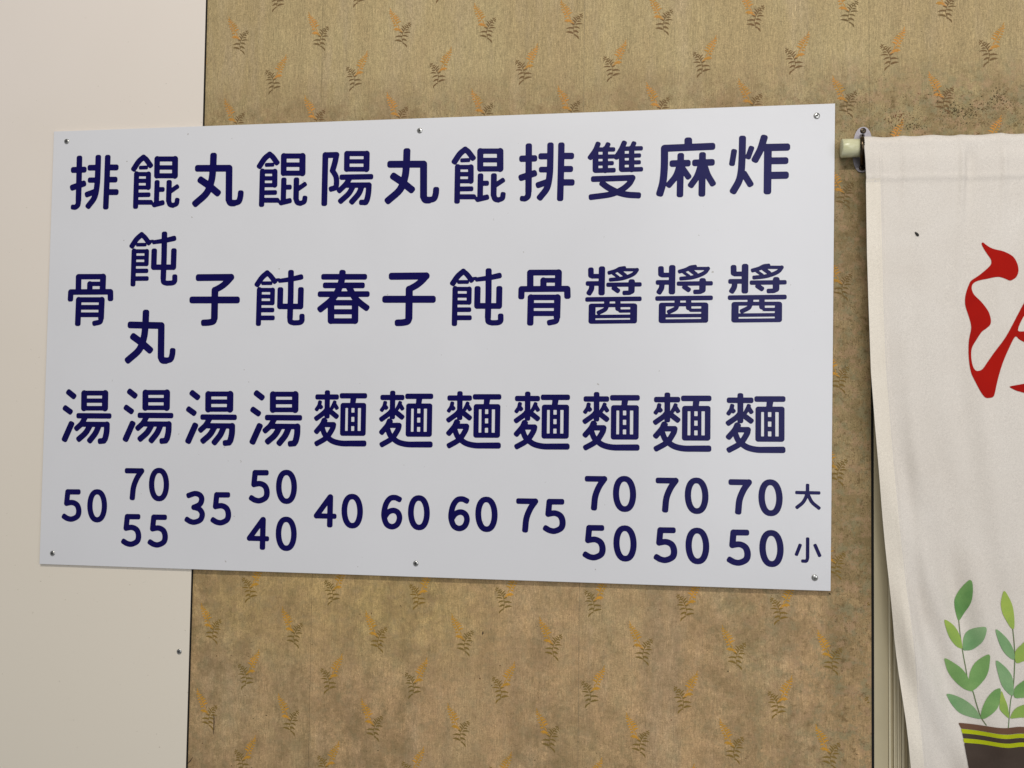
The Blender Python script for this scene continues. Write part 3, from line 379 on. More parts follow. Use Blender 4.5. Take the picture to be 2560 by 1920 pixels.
"tang":{"lab":"湯","s":[[[[-41.38,49.54,5.96],[-31.27,42.27,5.96]],0],[[[-48.12,16.74,5.77],[-38.02,10.11,5.77]],0],[[[-34.52,-16.4,6.37],[-47.65,-45.97,6.37]],0],[[[-7.56,48.05,6.29],[-7.09,17.54,6.29]],0],[[[39.06,48.45,6.62],[39.31,18.04,6.62]],0],[[[-7.57,48.5,4.97],[39.05,48.89,4.95]],0],[[[-7.19,32.93,4.44],[39.41,33.38,4.42]],0],[[[-6.8,17.28,4.7],[39.5,17.78,4.68]],0],[[[-17.81,1.76,5.5],[48.56,2.03,5.47]],0],[[[-5.16,-3.65,5.77],[-6.36,-5.81,5.77],[-7.5,-7.98,5.77],[-8.68,-10.15,5.77],[-9.97,-12.28,5.75],[-11.48,-14.33,5.72],[-13.26,-16.3,5.7],[-15.25,-18.19,5.68],[-17.37,-20.04,5.67],[-19.51,-21.88,5.67],[-21.6,-23.75,5.68]],0],[[[-7.68,-15.61,5.31],[44.77,-15.35,5.29]],0],[[[44.59,-15.53,6.23],[44.58,-18.51,6.23],[44.62,-21.52,6.23],[44.64,-24.51,6.23],[44.57,-27.45,6.23],[44.37,-30.31,6.23],[44.0,-33.19,6.23],[43.48,-36.13,6.23],[42.89,-38.95,6.23],[42.28,-41.48,6.22],[41.7,-43.53,6.22],[41.16,-44.98,6.2],[40.63,-45.94,6.16],[40.09,-46.62,6.13],[39.55,-47.22,6.13],[39.01,-47.97,6.15]],0],[[[39.03,-48.85,5.82],[31.39,-49.67,5.83]],0],[[[7.4,-17.61,6.12],[5.67,-20.67,6.13],[4.04,-23.77,6.13],[2.35,-26.86,6.12],[0.51,-29.86,6.1],[-1.62,-32.73,6.07],[-4.12,-35.43,6.05],[-6.92,-38.0,6.03],[-9.87,-40.49,6.02],[-12.87,-42.96,6.02],[-15.79,-45.48,6.02]],0],[[[27.06,-17.35,6.13],[25.71,-20.56,6.13],[24.43,-23.79,6.13],[23.12,-27.0,6.13],[21.66,-30.19,6.12],[19.96,-33.3,6.1],[17.94,-36.33,6.08],[15.66,-39.3,6.07],[13.25,-42.23,6.06],[10.8,-45.16,6.06],[8.42,-48.1,6.07]],0]],"at":[[-0.6904,1.8522],[-0.5556,1.8546],[-0.42,1.8527],[-0.2834,1.8534]]},
"mian":{"lab":"麵","s":[[[[-27.61,49.99,5.26],[-27.53,4.65,5.25]],0],[[[-47.12,41.84,5.14],[-9.08,42.1,5.13]],0],[[[-42.65,31.14,3.91],[-42.95,29.79,3.91],[-43.2,28.45,3.91],[-43.48,27.1,3.91],[-43.84,25.75,3.9],[-44.36,24.41,3.9],[-45.07,23.06,3.9],[-45.94,21.7,3.9],[-46.9,20.35,3.9],[-47.87,19.0,3.9],[-48.8,17.65,3.9]],0],[[[-42.65,24.42,4.23],[-40.67,22.1,4.23]],0],[[[-12.53,31.44,3.72],[-12.93,30.44,3.72],[-13.31,29.44,3.72],[-13.71,28.44,3.72],[-14.13,27.43,3.72],[-14.59,26.39,3.72],[-15.12,25.33,3.72],[-15.7,24.24,3.72],[-16.3,23.13,3.72],[-16.91,22.02,3.72],[-17.51,20.92,3.72]],0],[[[-11.62,26.43,4.05],[-8.17,21.02,4.05]],0],[[[-28.52,17.03,4.9],[-29.56,15.74,4.9],[-30.46,14.51,4.9],[-31.43,13.25,4.9],[-32.68,11.87,4.9],[-34.4,10.26,4.89],[-36.73,8.38,4.89],[-39.53,6.28,4.89],[-42.61,4.06,4.89],[-45.75,1.81,4.9],[-48.77,-0.39,4.9]],0],[[[-23.4,15.42,5.06],[-8.84,4.29,5.05]],0],[[[-33.38,-4.38,5.24],[-34.11,-6.09,5.25],[-34.74,-7.74,5.25],[-35.42,-9.41,5.24],[-36.3,-11.21,5.24],[-37.54,-13.23,5.24],[-39.23,-15.52,5.23],[-41.28,-18.03,5.23],[-43.53,-20.67,5.23],[-45.84,-23.33,5.23],[-48.04,-25.94,5.24]],0],[[[-32.1,-4.78,3.79],[-30.39,-5.18,3.79]],0],[[[-35.84,-12.79,5.04],[-13.75,-12.49,5.04]],0],[[[-13.74,-12.74,5.23],[-14.04,-14.18,5.23],[-14.24,-15.51,5.23],[-14.48,-16.9,5.23],[-14.94,-18.49,5.23],[-15.78,-20.46,5.22],[-17.12,-23.02,5.22],[-18.86,-26.08,5.22],[-20.8,-29.28,5.22],[-22.75,-32.3,5.22],[-24.54,-34.79,5.22],[-26.01,-36.61,5.22],[-27.31,-37.98,5.21],[-28.62,-39.12,5.21],[-30.15,-40.25,5.21],[-32.11,-41.6,5.21],[-34.61,-43.18,5.21],[-37.51,-44.85,5.21],[-40.64,-46.58,5.21],[-43.83,-48.32,5.21],[-46.91,-50.03,5.21]],0],[[[-37.49,-17.41,5.09],[-36.46,-20.17,5.11],[-35.46,-23.02,5.14],[-34.45,-25.83,5.17],[-33.39,-28.44,5.2],[-32.23,-30.73,5.22],[-31.03,-32.59,5.25],[-29.8,-34.12,5.27],[-28.49,-35.47,5.29],[-27.02,-36.76,5.32],[-25.35,-38.15,5.34],[-23.49,-39.68,5.37],[-21.49,-41.27,5.4],[-19.31,-42.82,5.42],[-16.9,-44.26,5.44],[-14.24,-45.49,5.46],[-11.27,-46.53,5.49],[-8.02,-47.42,5.51],[-4.57,-48.17,5.54],[-0.96,-48.77,5.56],[2.74,-49.22,5.58],[6.51,-49.47,5.61],[10.39,-49.51,5.63],[14.41,-49.43,5.66],[18.61,-49.31,5.68],[23.0,-49.22,5.71],[27.68,-49.17,5.74],[32.61,-49.09,5.76],[37.68,-49.0,5.79],[42.79,-48.91,5.81],[47.82,-48.82,5.84]],0],[[[3.02,44.56,5.21],[48.35,44.97,5.19]],0],[[[25.9,40.17,5.88],[24.57,29.31,5.38]],0],[[[4.91,25.59,4.95],[47.1,25.95,4.94]],0],[[[4.92,25.34,5.06],[4.81,-29.35,5.05]],0],[[[46.85,25.78,5.11],[46.79,-28.73,5.1]],0],[[[4.82,-29.51,4.86],[46.79,-29.06,4.84]],0],[[[18.7,25.07,3.45],[18.84,-29.14,3.44]],0],[[[31.95,25.21,3.44],[32.07,-28.94,3.44]],0],[[[20.32,7.4,4.1],[30.69,7.52,4.1]],0],[[[20.25,-10.78,4.19],[30.71,-10.64,4.18]],0]],"at":[[-0.1505,1.8554],[-0.0176,1.8556],[0.1165,1.8557],[0.2489,1.856],[0.3807,1.8563],[0.5132,1.8564],[0.6471,1.8564]]},
"da":{"lab":"大","s":[[[[-19.46,6.87,2.98],[19.29,7.04,2.97]],0],[[[-0.42,20.35,3.06],[-0.5,17.25,3.06],[-0.49,14.14,3.06],[-0.53,11.04,3.06],[-0.75,7.95,3.05],[-1.31,4.88,3.05],[-2.23,1.76,3.05],[-3.42,-1.43,3.05],[-4.83,-4.56,3.05],[-6.41,-7.51,3.05],[-8.12,-10.18,3.06],[-10.03,-12.47,3.07],[-12.15,-14.46,3.08],[-14.4,-16.29,3.09],[-16.68,-18.08,3.09],[-18.9,-19.95,3.09]],0],[[[-0.05,4.91,3.1],[1.3,1.9,3.1],[2.58,-1.18,3.1],[3.89,-4.22,3.1],[5.37,-7.13,3.11],[7.12,-9.8,3.13],[9.24,-12.16,3.14],[11.63,-14.29,3.15],[14.19,-16.28,3.15],[16.78,-18.24,3.15],[19.29,-20.26,3.15]],0]],"at":[[0.7407,1.7229]]},
"xiao":{"lab":"小","s":[[[[-0.63,20.2,3.04],[-0.79,-13.46,3.03]],0],[[[-0.79,-14.37,2.84],[-1.16,-15.53,2.84],[-1.45,-16.77,2.84],[-1.78,-17.97,2.83],[-2.24,-19.01,2.84],[-2.93,-19.77,2.87],[-3.92,-20.17,2.92],[-5.13,-20.29,2.94],[-6.48,-20.25,2.95],[-7.86,-20.17,2.94],[-9.18,-20.17,2.94]],0],[[[-14.2,8.18,3.02],[-20.26,-8.03,3.02]],0],[[[12.74,8.66,3.08],[20.21,-8.73,3.08]],0]],"at":[[0.7411,1.6251]]},
"n0":{"lab":"0","s":[[[[15.98,0.33,5.61],[15.87,-5.23,5.61],[15.23,-10.6,5.6],[14.08,-15.55,5.58],[12.45,-19.91,5.55],[10.34,-23.51,5.49],[7.78,-26.2,5.4],[4.75,-27.9,5.29],[0.79,-28.54,5.25],[-3.2,-28.09,5.28],[-6.32,-26.54,5.39],[-9.03,-23.97,5.49],[-11.33,-20.48,5.56],[-13.2,-16.19,5.59],[-14.62,-11.29,5.62],[-15.54,-5.95,5.63],[-15.95,-0.38,5.63],[-15.84,5.2,5.63],[-15.21,10.58,5.63],[-14.06,15.55,5.61],[-12.41,19.92,5.58],[-10.3,23.52,5.52],[-7.73,26.21,5.43],[-4.7,27.9,5.31],[-0.73,28.53,5.26],[3.27,28.06,5.29],[6.39,26.5,5.38],[9.09,23.91,5.48],[11.38,20.41,5.54],[13.25,16.12,5.57],[14.66,11.22,5.59],[15.57,5.89,5.6],[15.98,0.33,5.61]],1]],"at":[[-0.6624,1.6704],[-0.5288,1.7167],[-0.2589,1.7181],[-0.2575,1.6254],[-0.1231,1.6737],[0.0109,1.6741],[0.1439,1.6745],[0.407,1.7198],[0.4086,1.627],[0.5404,1.7195],[0.5422,1.6265],[0.6742,1.7191],[0.6761,1.626]]},
"n7":{"lab":"7","s":[[[[-15.83,26.84,5.3],[15.34,27.06,5.29]],0],[[[15.56,27.06,5.57],[13.63,24.3,5.56],[11.66,21.6,5.56],[9.71,18.87,5.57],[7.84,16.01,5.59],[6.09,12.91,5.61],[4.43,9.55,5.62],[2.82,6.01,5.63],[1.33,2.31,5.64],[0.01,-1.52,5.65],[-1.07,-5.46,5.66],[-1.84,-9.56,5.67],[-2.33,-13.83,5.67],[-2.66,-18.21,5.68],[-2.95,-22.61,5.68],[-3.32,-26.95,5.67]],0]],"at":[[-0.5826,1.7164],[0.2225,1.6746],[0.3533,1.72],[0.4861,1.7196],[0.6196,1.7195]]},
"n5":{"lab":"5","s":[[[[-9.61,27.59,5.35],[13.06,27.99,5.34]],0],[[[-9.83,27.58,5.53],[-11.84,4.2,5.53]],0],[[[-11.4,4.42,5.35],[-8.78,4.85,5.35],[-6.13,5.38,5.35],[-3.5,5.87,5.35],[-0.95,6.13,5.34],[1.46,6.01,5.35],[3.79,5.5,5.38],[6.09,4.72,5.42],[8.26,3.66,5.47],[10.2,2.35,5.53],[11.82,0.79,5.6],[13.11,-1.12,5.66],[14.15,-3.39,5.7],[14.93,-5.86,5.72],[15.45,-8.36,5.73],[15.69,-10.73,5.73],[15.7,-13.02,5.73],[15.47,-15.36,5.72],[14.96,-17.64,5.69],[14.12,-19.76,5.64],[12.89,-21.62,5.56],[11.11,-23.26,5.48],[8.81,-24.73,5.42],[6.25,-26.0,5.39],[3.66,-27.0,5.37],[1.3,-27.69,5.35],[-0.85,-28.0,5.33],[-2.96,-27.96,5.34],[-4.99,-27.67,5.36],[-6.93,-27.24,5.37],[-8.73,-26.77,5.39],[-10.35,-26.22,5.42],[-11.82,-25.5,5.46],[-13.2,-24.71,5.48],[-14.55,-23.89,5.48],[-15.95,-23.11,5.47]],0]],"at":[[-0.7183,1.6697],[-0.5859,1.6226],[-0.5284,1.623],[-0.3949,1.6713],[-0.315,1.7172],[0.275,1.6741],[0.351,1.6267],[0.4839,1.6262],[0.6176,1.6258]]},
"n3":{"lab":"3","s":[[[[-13.55,24.83,5.31],[-11.02,25.72,5.31],[-8.46,26.71,5.31],[-5.92,27.65,5.3],[-3.44,28.38,5.28],[-1.08,28.75,5.26],[1.23,28.74,5.26],[3.53,28.45,5.28],[5.72,27.91,5.3],[7.69,27.14,5.33],[9.37,26.18,5.39],[10.79,24.97,5.44],[12.0,23.51,5.5],[12.96,21.86,5.54],[13.61,20.08,5.57],[13.89,18.24,5.58],[13.84,16.24,5.58],[13.47,14.03,5.57],[12.77,11.76,5.54],[11.71,9.6,5.5],[10.27,7.69,5.43],[8.3,6.1,5.36],[5.81,4.72,5.32],[3.03,3.46,5.31],[0.17,2.23,5.32],[-2.54,0.94,5.32]],0],[[[-2.55,1.34,5.29],[-0.06,0.69,5.28],[2.52,0.13,5.28],[5.06,-0.48,5.29],[7.41,-1.27,5.32],[9.44,-2.38,5.38],[11.22,-3.87,5.44],[12.84,-5.66,5.48],[14.2,-7.64,5.52],[15.19,-9.74,5.56],[15.73,-11.86,5.58],[15.78,-14.14,5.58],[15.41,-16.63,5.56],[14.66,-19.15,5.54],[13.56,-21.47,5.49],[12.13,-23.4,5.42],[10.2,-24.94,5.34],[7.74,-26.22,5.3],[5.02,-27.25,5.28],[2.33,-28.03,5.27],[-0.06,-28.56,5.26],[-2.15,-28.77,5.25],[-4.13,-28.66,5.26],[-6.0,-28.33,5.28],[-7.75,-27.88,5.29],[-9.4,-27.4,5.3],[-10.89,-26.86,5.33],[-12.23,-26.19,5.36],[-13.48,-25.45,5.38],[-14.71,-24.69,5.37],[-15.99,-23.96,5.37]],0]],"at":[[-0.4503,1.6716]]},
"n4":{"lab":"4","s":[[[[9.39,26.9,5.31],[-17.9,-10.45,5.32]],0],[[[-17.68,-10.64,4.98],[18.24,-10.48,4.97]],0],[[[10.01,26.92,5.6],[9.81,-26.92,5.6]],0]],"at":[[-0.3161,1.6249],[-0.1781,1.6731]]},
"n6":{"lab":"6","s":[[[[14.07,25.37,5.32],[12.57,26.03,5.32],[11.1,26.77,5.32],[9.62,27.47,5.31],[8.06,28.02,5.3],[6.37,28.3,5.28],[4.48,28.39,5.27],[2.42,28.34,5.27],[0.3,28.08,5.27],[-1.77,27.49,5.28],[-3.68,26.5,5.31],[-5.46,25.03,5.34],[-7.19,23.16,5.36],[-8.82,20.96,5.38],[-10.29,18.53,5.39],[-11.57,15.95,5.41],[-12.66,13.08,5.42],[-13.59,9.88,5.43],[-14.35,6.54,5.43],[-14.94,3.25,5.44],[-15.35,0.22,5.44],[-15.58,-2.52,5.45],[-15.65,-5.11,5.45],[-15.54,-7.59,5.45],[-15.23,-10.02,5.45],[-14.73,-12.46,5.45],[-14.03,-15.02,5.45],[-13.14,-17.67,5.45],[-12.06,-20.24,5.44],[-10.77,-22.54,5.42],[-9.28,-24.41,5.39],[-7.49,-25.86,5.36],[-5.4,-27.01,5.33],[-3.15,-27.83,5.3],[-0.89,-28.3,5.28],[1.27,-28.4,5.26],[3.39,-28.09,5.26],[5.57,-27.39,5.26],[7.68,-26.35,5.27],[9.62,-25.01,5.3],[11.25,-23.44,5.33],[12.61,-21.5,5.36],[13.79,-19.15,5.38],[14.72,-16.6,5.39],[15.37,-14.03,5.41],[15.68,-11.63,5.42],[15.63,-9.33,5.43],[15.25,-6.99,5.43],[14.57,-4.74,5.43],[13.64,-2.7,5.41],[12.49,-1.0,5.39],[11.04,0.39,5.36],[9.25,1.54,5.33],[7.27,2.43,5.31],[5.19,3.01,5.29],[3.16,3.24,5.27],[1.1,3.1,5.27],[-1.08,2.6,5.27],[-3.26,1.8,5.28],[-5.36,0.74,5.29],[-7.26,-0.54,5.31],[-8.92,-2.14,5.34],[-10.4,-4.08,5.36],[-11.79,-6.22,5.37],[-13.15,-8.41,5.37],[-14.56,-10.5,5.37]],0]],"at":[[-0.0432,1.6739],[0.0903,1.6743]]}
}
# outlines printed on the curtain (x, z in metres)
PRINTS = {
"red":[[[1.033,2.1805],[1.036,2.1822],[1.04,2.1782],[1.051,2.1706],[1.071,2.1643],[1.0849,2.1562],[1.0918,2.1443],[1.0941,2.1315],[1.0907,2.1209],[1.0846,2.1156],[1.0786,2.1135],[1.0707,2.1168],[1.0587,2.1201],[1.0426,2.1174],[1.0265,2.1139],[1.0184,2.1086],[1.0164,2.1001],[1.0203,2.0893],[1.0303,2.0785],[1.0383,2.0678],[1.0443,2.057],[1.0472,2.0442],[1.0461,2.0357],[1.0401,2.0293],[1.032,2.0228],[1.0239,2.01],[1.0168,1.9972],[1.0147,1.9865],[1.0151,1.9737],[1.0176,1.9609],[1.0216,1.9545],[1.0266,1.9539],[1.0326,1.9571],[1.0397,1.9674],[1.0538,1.9887],[1.07,2.0122],[1.0861,2.042],[1.0962,2.0611],[1.1042,2.076],[1.1103,2.0844],[1.1142,2.0759],[1.1081,2.0589],[1.1001,2.0462],[1.092,2.0258],[1.1019,2.0239],[1.1138,2.0228],[1.1136,2.0016],[1.1017,2.0058],[1.0938,2.01],[1.0869,2.0143],[1.0758,1.993],[1.0657,1.9675],[1.0575,1.9377],[1.0524,1.9143],[1.0493,1.9079],[1.0433,1.9061],[1.0363,1.9067],[1.0294,1.9162],[1.0195,1.9374],[1.0145,1.9502],[1.0116,1.9673],[1.0103,1.9886],[1.0114,2.01],[1.015,2.0314],[1.0111,2.0507],[1.0061,2.0679],[1.0052,2.0808],[1.0073,2.0937],[1.0124,2.1087],[1.0165,2.1151],[1.0286,2.1236],[1.0407,2.1342],[1.0478,2.1427],[1.0479,2.1513],[1.0429,2.1599],[1.0369,2.1708]],[[1.0768,1.9263],[1.0893,1.9292],[1.1012,1.9314],[1.1131,1.9329],[1.1129,1.9129],[1.1011,1.9159],[1.0892,1.919],[1.0813,1.9228]]],
"leaf":[[[1.0101,1.586],[1.0135,1.582],[1.0144,1.5652],[1.0123,1.5462],[1.0052,1.5292],[0.9951,1.512],[0.9902,1.5243],[0.9879,1.539],[0.9893,1.5516],[0.9974,1.5688],[1.0055,1.5817]],[[0.9671,1.5154],[0.9791,1.5092],[0.9891,1.4991],[0.996,1.4847],[0.9989,1.4681],[0.9969,1.4649],[0.9869,1.4697],[0.976,1.4839],[0.9691,1.5024]],[[1.0343,1.5059],[1.019,1.5025],[1.007,1.4936],[1.001,1.4808],[0.9995,1.464],[1.0048,1.4617],[1.0148,1.4636],[1.0248,1.4735],[1.0318,1.4864]],[[0.9704,1.4458],[0.9828,1.4402],[0.9967,1.4304],[1.0066,1.4163],[1.0134,1.3978],[1.0144,1.3921],[1.0005,1.3951],[0.9866,1.4069],[0.9767,1.421],[0.9718,1.4354]],[[1.039,1.4596],[1.0395,1.4408],[1.0364,1.424],[1.0284,1.409],[1.0154,1.3948],[1.0095,1.4018],[1.0086,1.4184],[1.0136,1.4333],[1.0227,1.4463]],[[0.9741,1.3832],[0.9885,1.3809],[1.0044,1.3744],[1.0182,1.3627],[1.0251,1.3506],[1.026,1.3455],[1.0102,1.3467],[0.9943,1.352],[0.9824,1.3649],[0.9755,1.377]],[[1.057,1.4016],[1.0559,1.3876],[1.0539,1.373],[1.0459,1.3601],[1.032,1.3469],[1.027,1.3486],[1.0281,1.3633],[1.0352,1.3823],[1.0461,1.3975]],[[1.0584,1.3971],[1.0638,1.386],[1.0696,1.3718],[1.0724,1.3512],[1.0656,1.355],[1.0577,1.3628],[1.0548,1.371]],[[1.0656,1.5697],[1.0729,1.5591],[1.0796,1.5427],[1.0824,1.5219],[1.0823,1.5053],[1.0774,1.5051],[1.0686,1.5193],[1.0628,1.5315],[1.0603,1.5461],[1.062,1.5587]],[[1.0498,1.5032],[1.0626,1.495],[1.0743,1.482],[1.0821,1.4658],[1.0829,1.4502],[1.0721,1.4559],[1.0624,1.4669],[1.0546,1.4832]],[[1.0844,1.4638],[1.0939,1.4767],[1.1057,1.4855],[1.1094,1.4567],[1.0957,1.4477],[1.0858,1.4452]],[[1.0494,1.4496],[1.0622,1.4419],[1.0739,1.4301],[1.0807,1.4159],[1.0815,1.389],[1.0717,1.3926],[1.06,1.4065],[1.0532,1.4269]],[[1.0835,1.3994],[1.0934,1.4103],[1.1052,1.4171],[1.1089,1.3904],[1.0952,1.3845],[1.0834,1.3849]],[[1.0744,1.3513],[1.0813,1.3621],[1.0931,1.37],[1.1068,1.3728],[1.1087,1.3533],[1.093,1.3499],[1.0773,1.3494]]],
"stem":[[[0.9947,1.513],[0.996,1.4889],[0.9989,1.4598],[1.0037,1.4286],[1.0062,1.4121],[1.0144,1.3921],[1.0193,1.3732],[1.0241,1.3568],[1.028,1.3466],[1.0349,1.336]],[[1.08,1.5052],[1.0831,1.4741],[1.0839,1.443],[1.0816,1.4014],[1.0765,1.3804],[1.0735,1.3596],[1.0703,1.3335]]],
"pot":[[[0.9918,1.3348],[1.0968,1.334],[1.1124,1.3339],[1.1123,1.3226],[1.0967,1.3227],[0.9962,1.3255]],[[0.9958,1.325],[1.0967,1.3221],[1.1123,1.3218],[1.1123,1.3147],[1.0966,1.315],[0.9975,1.3178]],[[0.9975,1.3176],[1.0966,1.3146],[1.1123,1.3143],[1.1122,1.3073],[1.0966,1.3074],[0.9987,1.3098]],[[0.9981,1.3096],[1.0966,1.3072],[1.1122,1.3069],[1.1121,1.2999],[1.0965,1.3],[0.9996,1.3024]],[[0.9996,1.3022],[1.0965,1.2998],[1.1121,1.2995],[1.1117,1.2383],[1.0115,1.2316],[1.0057,1.2604]]]
}
# leaflets of the wallpaper's fern (x0, z0, x1, z1, half width in mm, ink)
FERN = [[-18.9,37.6,-17.4,28.0,0.4,0],[-17.4,28.0,-13.2,21.4,0.5,0],[-13.2,21.4,-9.1,12.8,0.5,0],[-9.1,12.8,-4.7,4.8,0.5,0],[-4.7,4.8,-1.4,-2.8,0.5,0],[-17.6,29.4,-14.7,31.8,0.6,0],[-16.5,25.8,-11.9,29.2,0.7,0],[-14.4,23.1,-8.6,26.6,0.8,0],[-12.7,19.5,-5.3,22.6,0.9,0],[-10.8,15.5,-2.1,20.0,1.0,0],[-8.9,11.5,-0.2,16.4,1.0,0],[-6.6,7.0,2.2,11.5,1.0,0],[-17.9,30.3,-20.1,32.0,0.5,0],[-16.9,25.8,-20.0,27.9,0.7,0],[-14.6,21.3,-18.8,22.0,0.8,0],[-12.7,17.3,-17.3,16.1,0.9,0],[-10.8,12.3,-15.4,12.1,1.0,0],[-8.4,8.8,-13.0,7.6,1.0,0],[-6.1,4.3,-12.1,2.2,1.0,0],[-2.3,-2.8,-12.0,-4.7,1.4,0],[0.0,-4.1,-8.7,-6.8,0.9,0],[19.3,9.1,14.3,1.6,0.4,1],[14.3,1.6,8.8,-5.1,0.5,1],[8.8,-5.1,5.0,-13.5,0.5,1],[5.0,-13.5,3.6,-21.7,0.5,1],[3.6,-21.7,4.7,-29.9,0.5,1],[4.7,-29.9,9.1,-32.4,1.0,1],[8.2,-31.6,13.1,-39.1,1.1,1],[17.0,5.8,20.0,3.2,0.7,1],[15.7,3.4,19.4,-0.0,0.8,1],[12.5,-0.8,16.7,-2.9,0.9,1],[9.8,-5.9,16.2,-6.4,1.0,1],[7.5,-11.1,19.5,-11.2,1.1,1],[5.2,-15.7,15.0,-19.4,1.2,1],[3.9,-22.6,13.2,-27.2,1.4,1],[17.0,5.8,13.3,7.4,0.7,1],[14.3,1.6,8.7,4.5,0.8,1],[11.6,-1.8,6.9,3.0,0.8,1],[8.8,-5.1,2.3,3.3,0.9,1],[7.0,-7.9,1.4,-1.8,0.9,1],[5.2,-12.1,-1.3,-9.2,1.0,1],[4.5,-18.0,-9.1,-18.5,1.3,1],[3.7,-27.4,-9.6,-24.6,1.5,1],[-5.0,-5.2,2.4,-4.5,1.0,0],[-0.9,-6.4,4.7,-9.8,0.6,0],[-6.0,-3.0,0.1,-8.2,0.8,0]]

# ------------------------------------------------------------------ the wall
PAPER_Y = 0.0
wall = None
def build_wall():
    outline = [(-1.55, 0.3), (0.8536, 0.3), (0.8542, 2.275), (1.95, 2.275), (1.95, 3.3), (-1.55, 3.3)]
    w = quad_box('wall', outline, 0.14, 0.0012, MAT['plaster'])
    w['kind'] = 'structure'; w['label'] = 'wall covered in old fern patterned wallpaper'
    # paper drops, 53 cm wide, butted with hairline gaps
    xs = [-1.267, -0.737, -0.207, 0.323, 0.853]
    for i, a in enumerate(xs):
        b = a+0.53
        if i == 4: quad_box('wallpaper_strip', [(a+.0003, 2.276), (b, 2.276), (b, 3.3), (a+.0003, 3.3)], 0.0011, PAPER_Y, MAT['wallpaper'], w)
        else:
            b2 = 0.8527 if i == 3 else b-.0003
            if i == 3:
                quad_box('wallpaper_strip', [(a+.0003, .3), (0.8545, .3), (0.8551, 2.2755), (b2, 2.2765), (b2, 3.3), (a+.0003, 3.3)], 0.0011, PAPER_Y, MAT['wallpaper'], w)
            else:
                quad_box('wallpaper_strip', [(a+.0003, .3), (b2, .3), (b2, 3.3), (a+.0003, 3.3)], 0.0011, PAPER_Y, MAT['wallpaper'], w)
    quad_box('wallpaper_strip', [(1.3833, 2.276), (1.95, 2.276), (1.95, 3.3), (1.3833, 3.3)], 0.0011, PAPER_Y, MAT['wallpaper'], w)
    return w
wall = build_wall()

def fern_mesh(mirror=False, clip=None, jit=0):
    rr = random.Random(3+jit); verts = []; faces = []; ink = []
    for x0, z0, x1, z1, w, k in FERN:
        w *= 1.3 if k else 1.5
        x0, z0, x1, z1 = x0/1000, z0/1000, x1/1000, z1/1000
        if mirror: x0, x1 = -x0, -x1
        if clip is not None and max(x0, x1) > clip: continue
        dx, dz = x1-x0, z1-z0; L = math.hypot(dx, dz); nx, nz = -dz/L, dx/L; w = w/1000
        bend = L*0.10*(1 if (dx*(1 if not mirror else -1) > 0) else -1)*(-1 if mirror else 1)
        n = 6; up_, dn = [], []
        for i in range(n+1):
            t = i/n; ww = w*(math.sin(math.pi*min(1, 0.12+0.88*t))**0.8)*(1-0.25*t)+0.00008
            cx = x0+dx*t+nx*bend*math.sin(math.pi*t); cz = z0+dz*t+nz*bend*math.sin(math.pi*t)
            up_.append((cx+nx*ww, 0, cz+nz*ww)); dn.append((cx-nx*ww, 0, cz-nz*ww))
        b = len(verts); verts += up_+dn; ink += [float(k)]*(2*n+2)
        for i in range(n): faces.append((b+i, b+i+1, b+n+1+i+1, b+n+1+i))
    # each leaflet a hair higher than the last so no two lie in one plane
    verts = [(v[0], -(i//14)*2.0e-6, v[2]) for i, v in enumerate(verts)]
    me = bpy.data.meshes.new('printed_fern'); me.from_pydata(verts, [], faces); me.update()
    a = me.attributes.new('ink', 'FLOAT', 'POINT'); a.data.foreach_set('value', ink)
    me.materials.append(MAT['fern']); return me
fm = {False: fern_mesh(False), True: fern_mesh(True)}
P = 0.1715
for j in range(-1, 19):
    z = 2.64 - j*P/2; B = j % 2 == 1
    for i in range(-4, 8):
        x = -0.045 + (i+(0.5 if B else 0))*P + 0.025*(z-2.64)
        if x < -0.50 or x > 1.22 or z < 1.05 or z > 2.80: continue
        if abs(x) < 0.74 and 1.59 < z < 2.41: continue
        me = fm[B]
        if z < 2.32 and x > 0.82:
            if x > 0.88: continue
            me = fern_mesh(B, clip=(0.8538-x)/1.14)
            if not me.polygons: continue
        o = link(bpy.data.objects.new('printed_fern', me), wall)
        o.location = (x+random.uniform(-.001, .001), PAPER_Y-0.00025, z+random.uniform(-.001, .001))
        o.scale = (1.14, 1, 1.07)

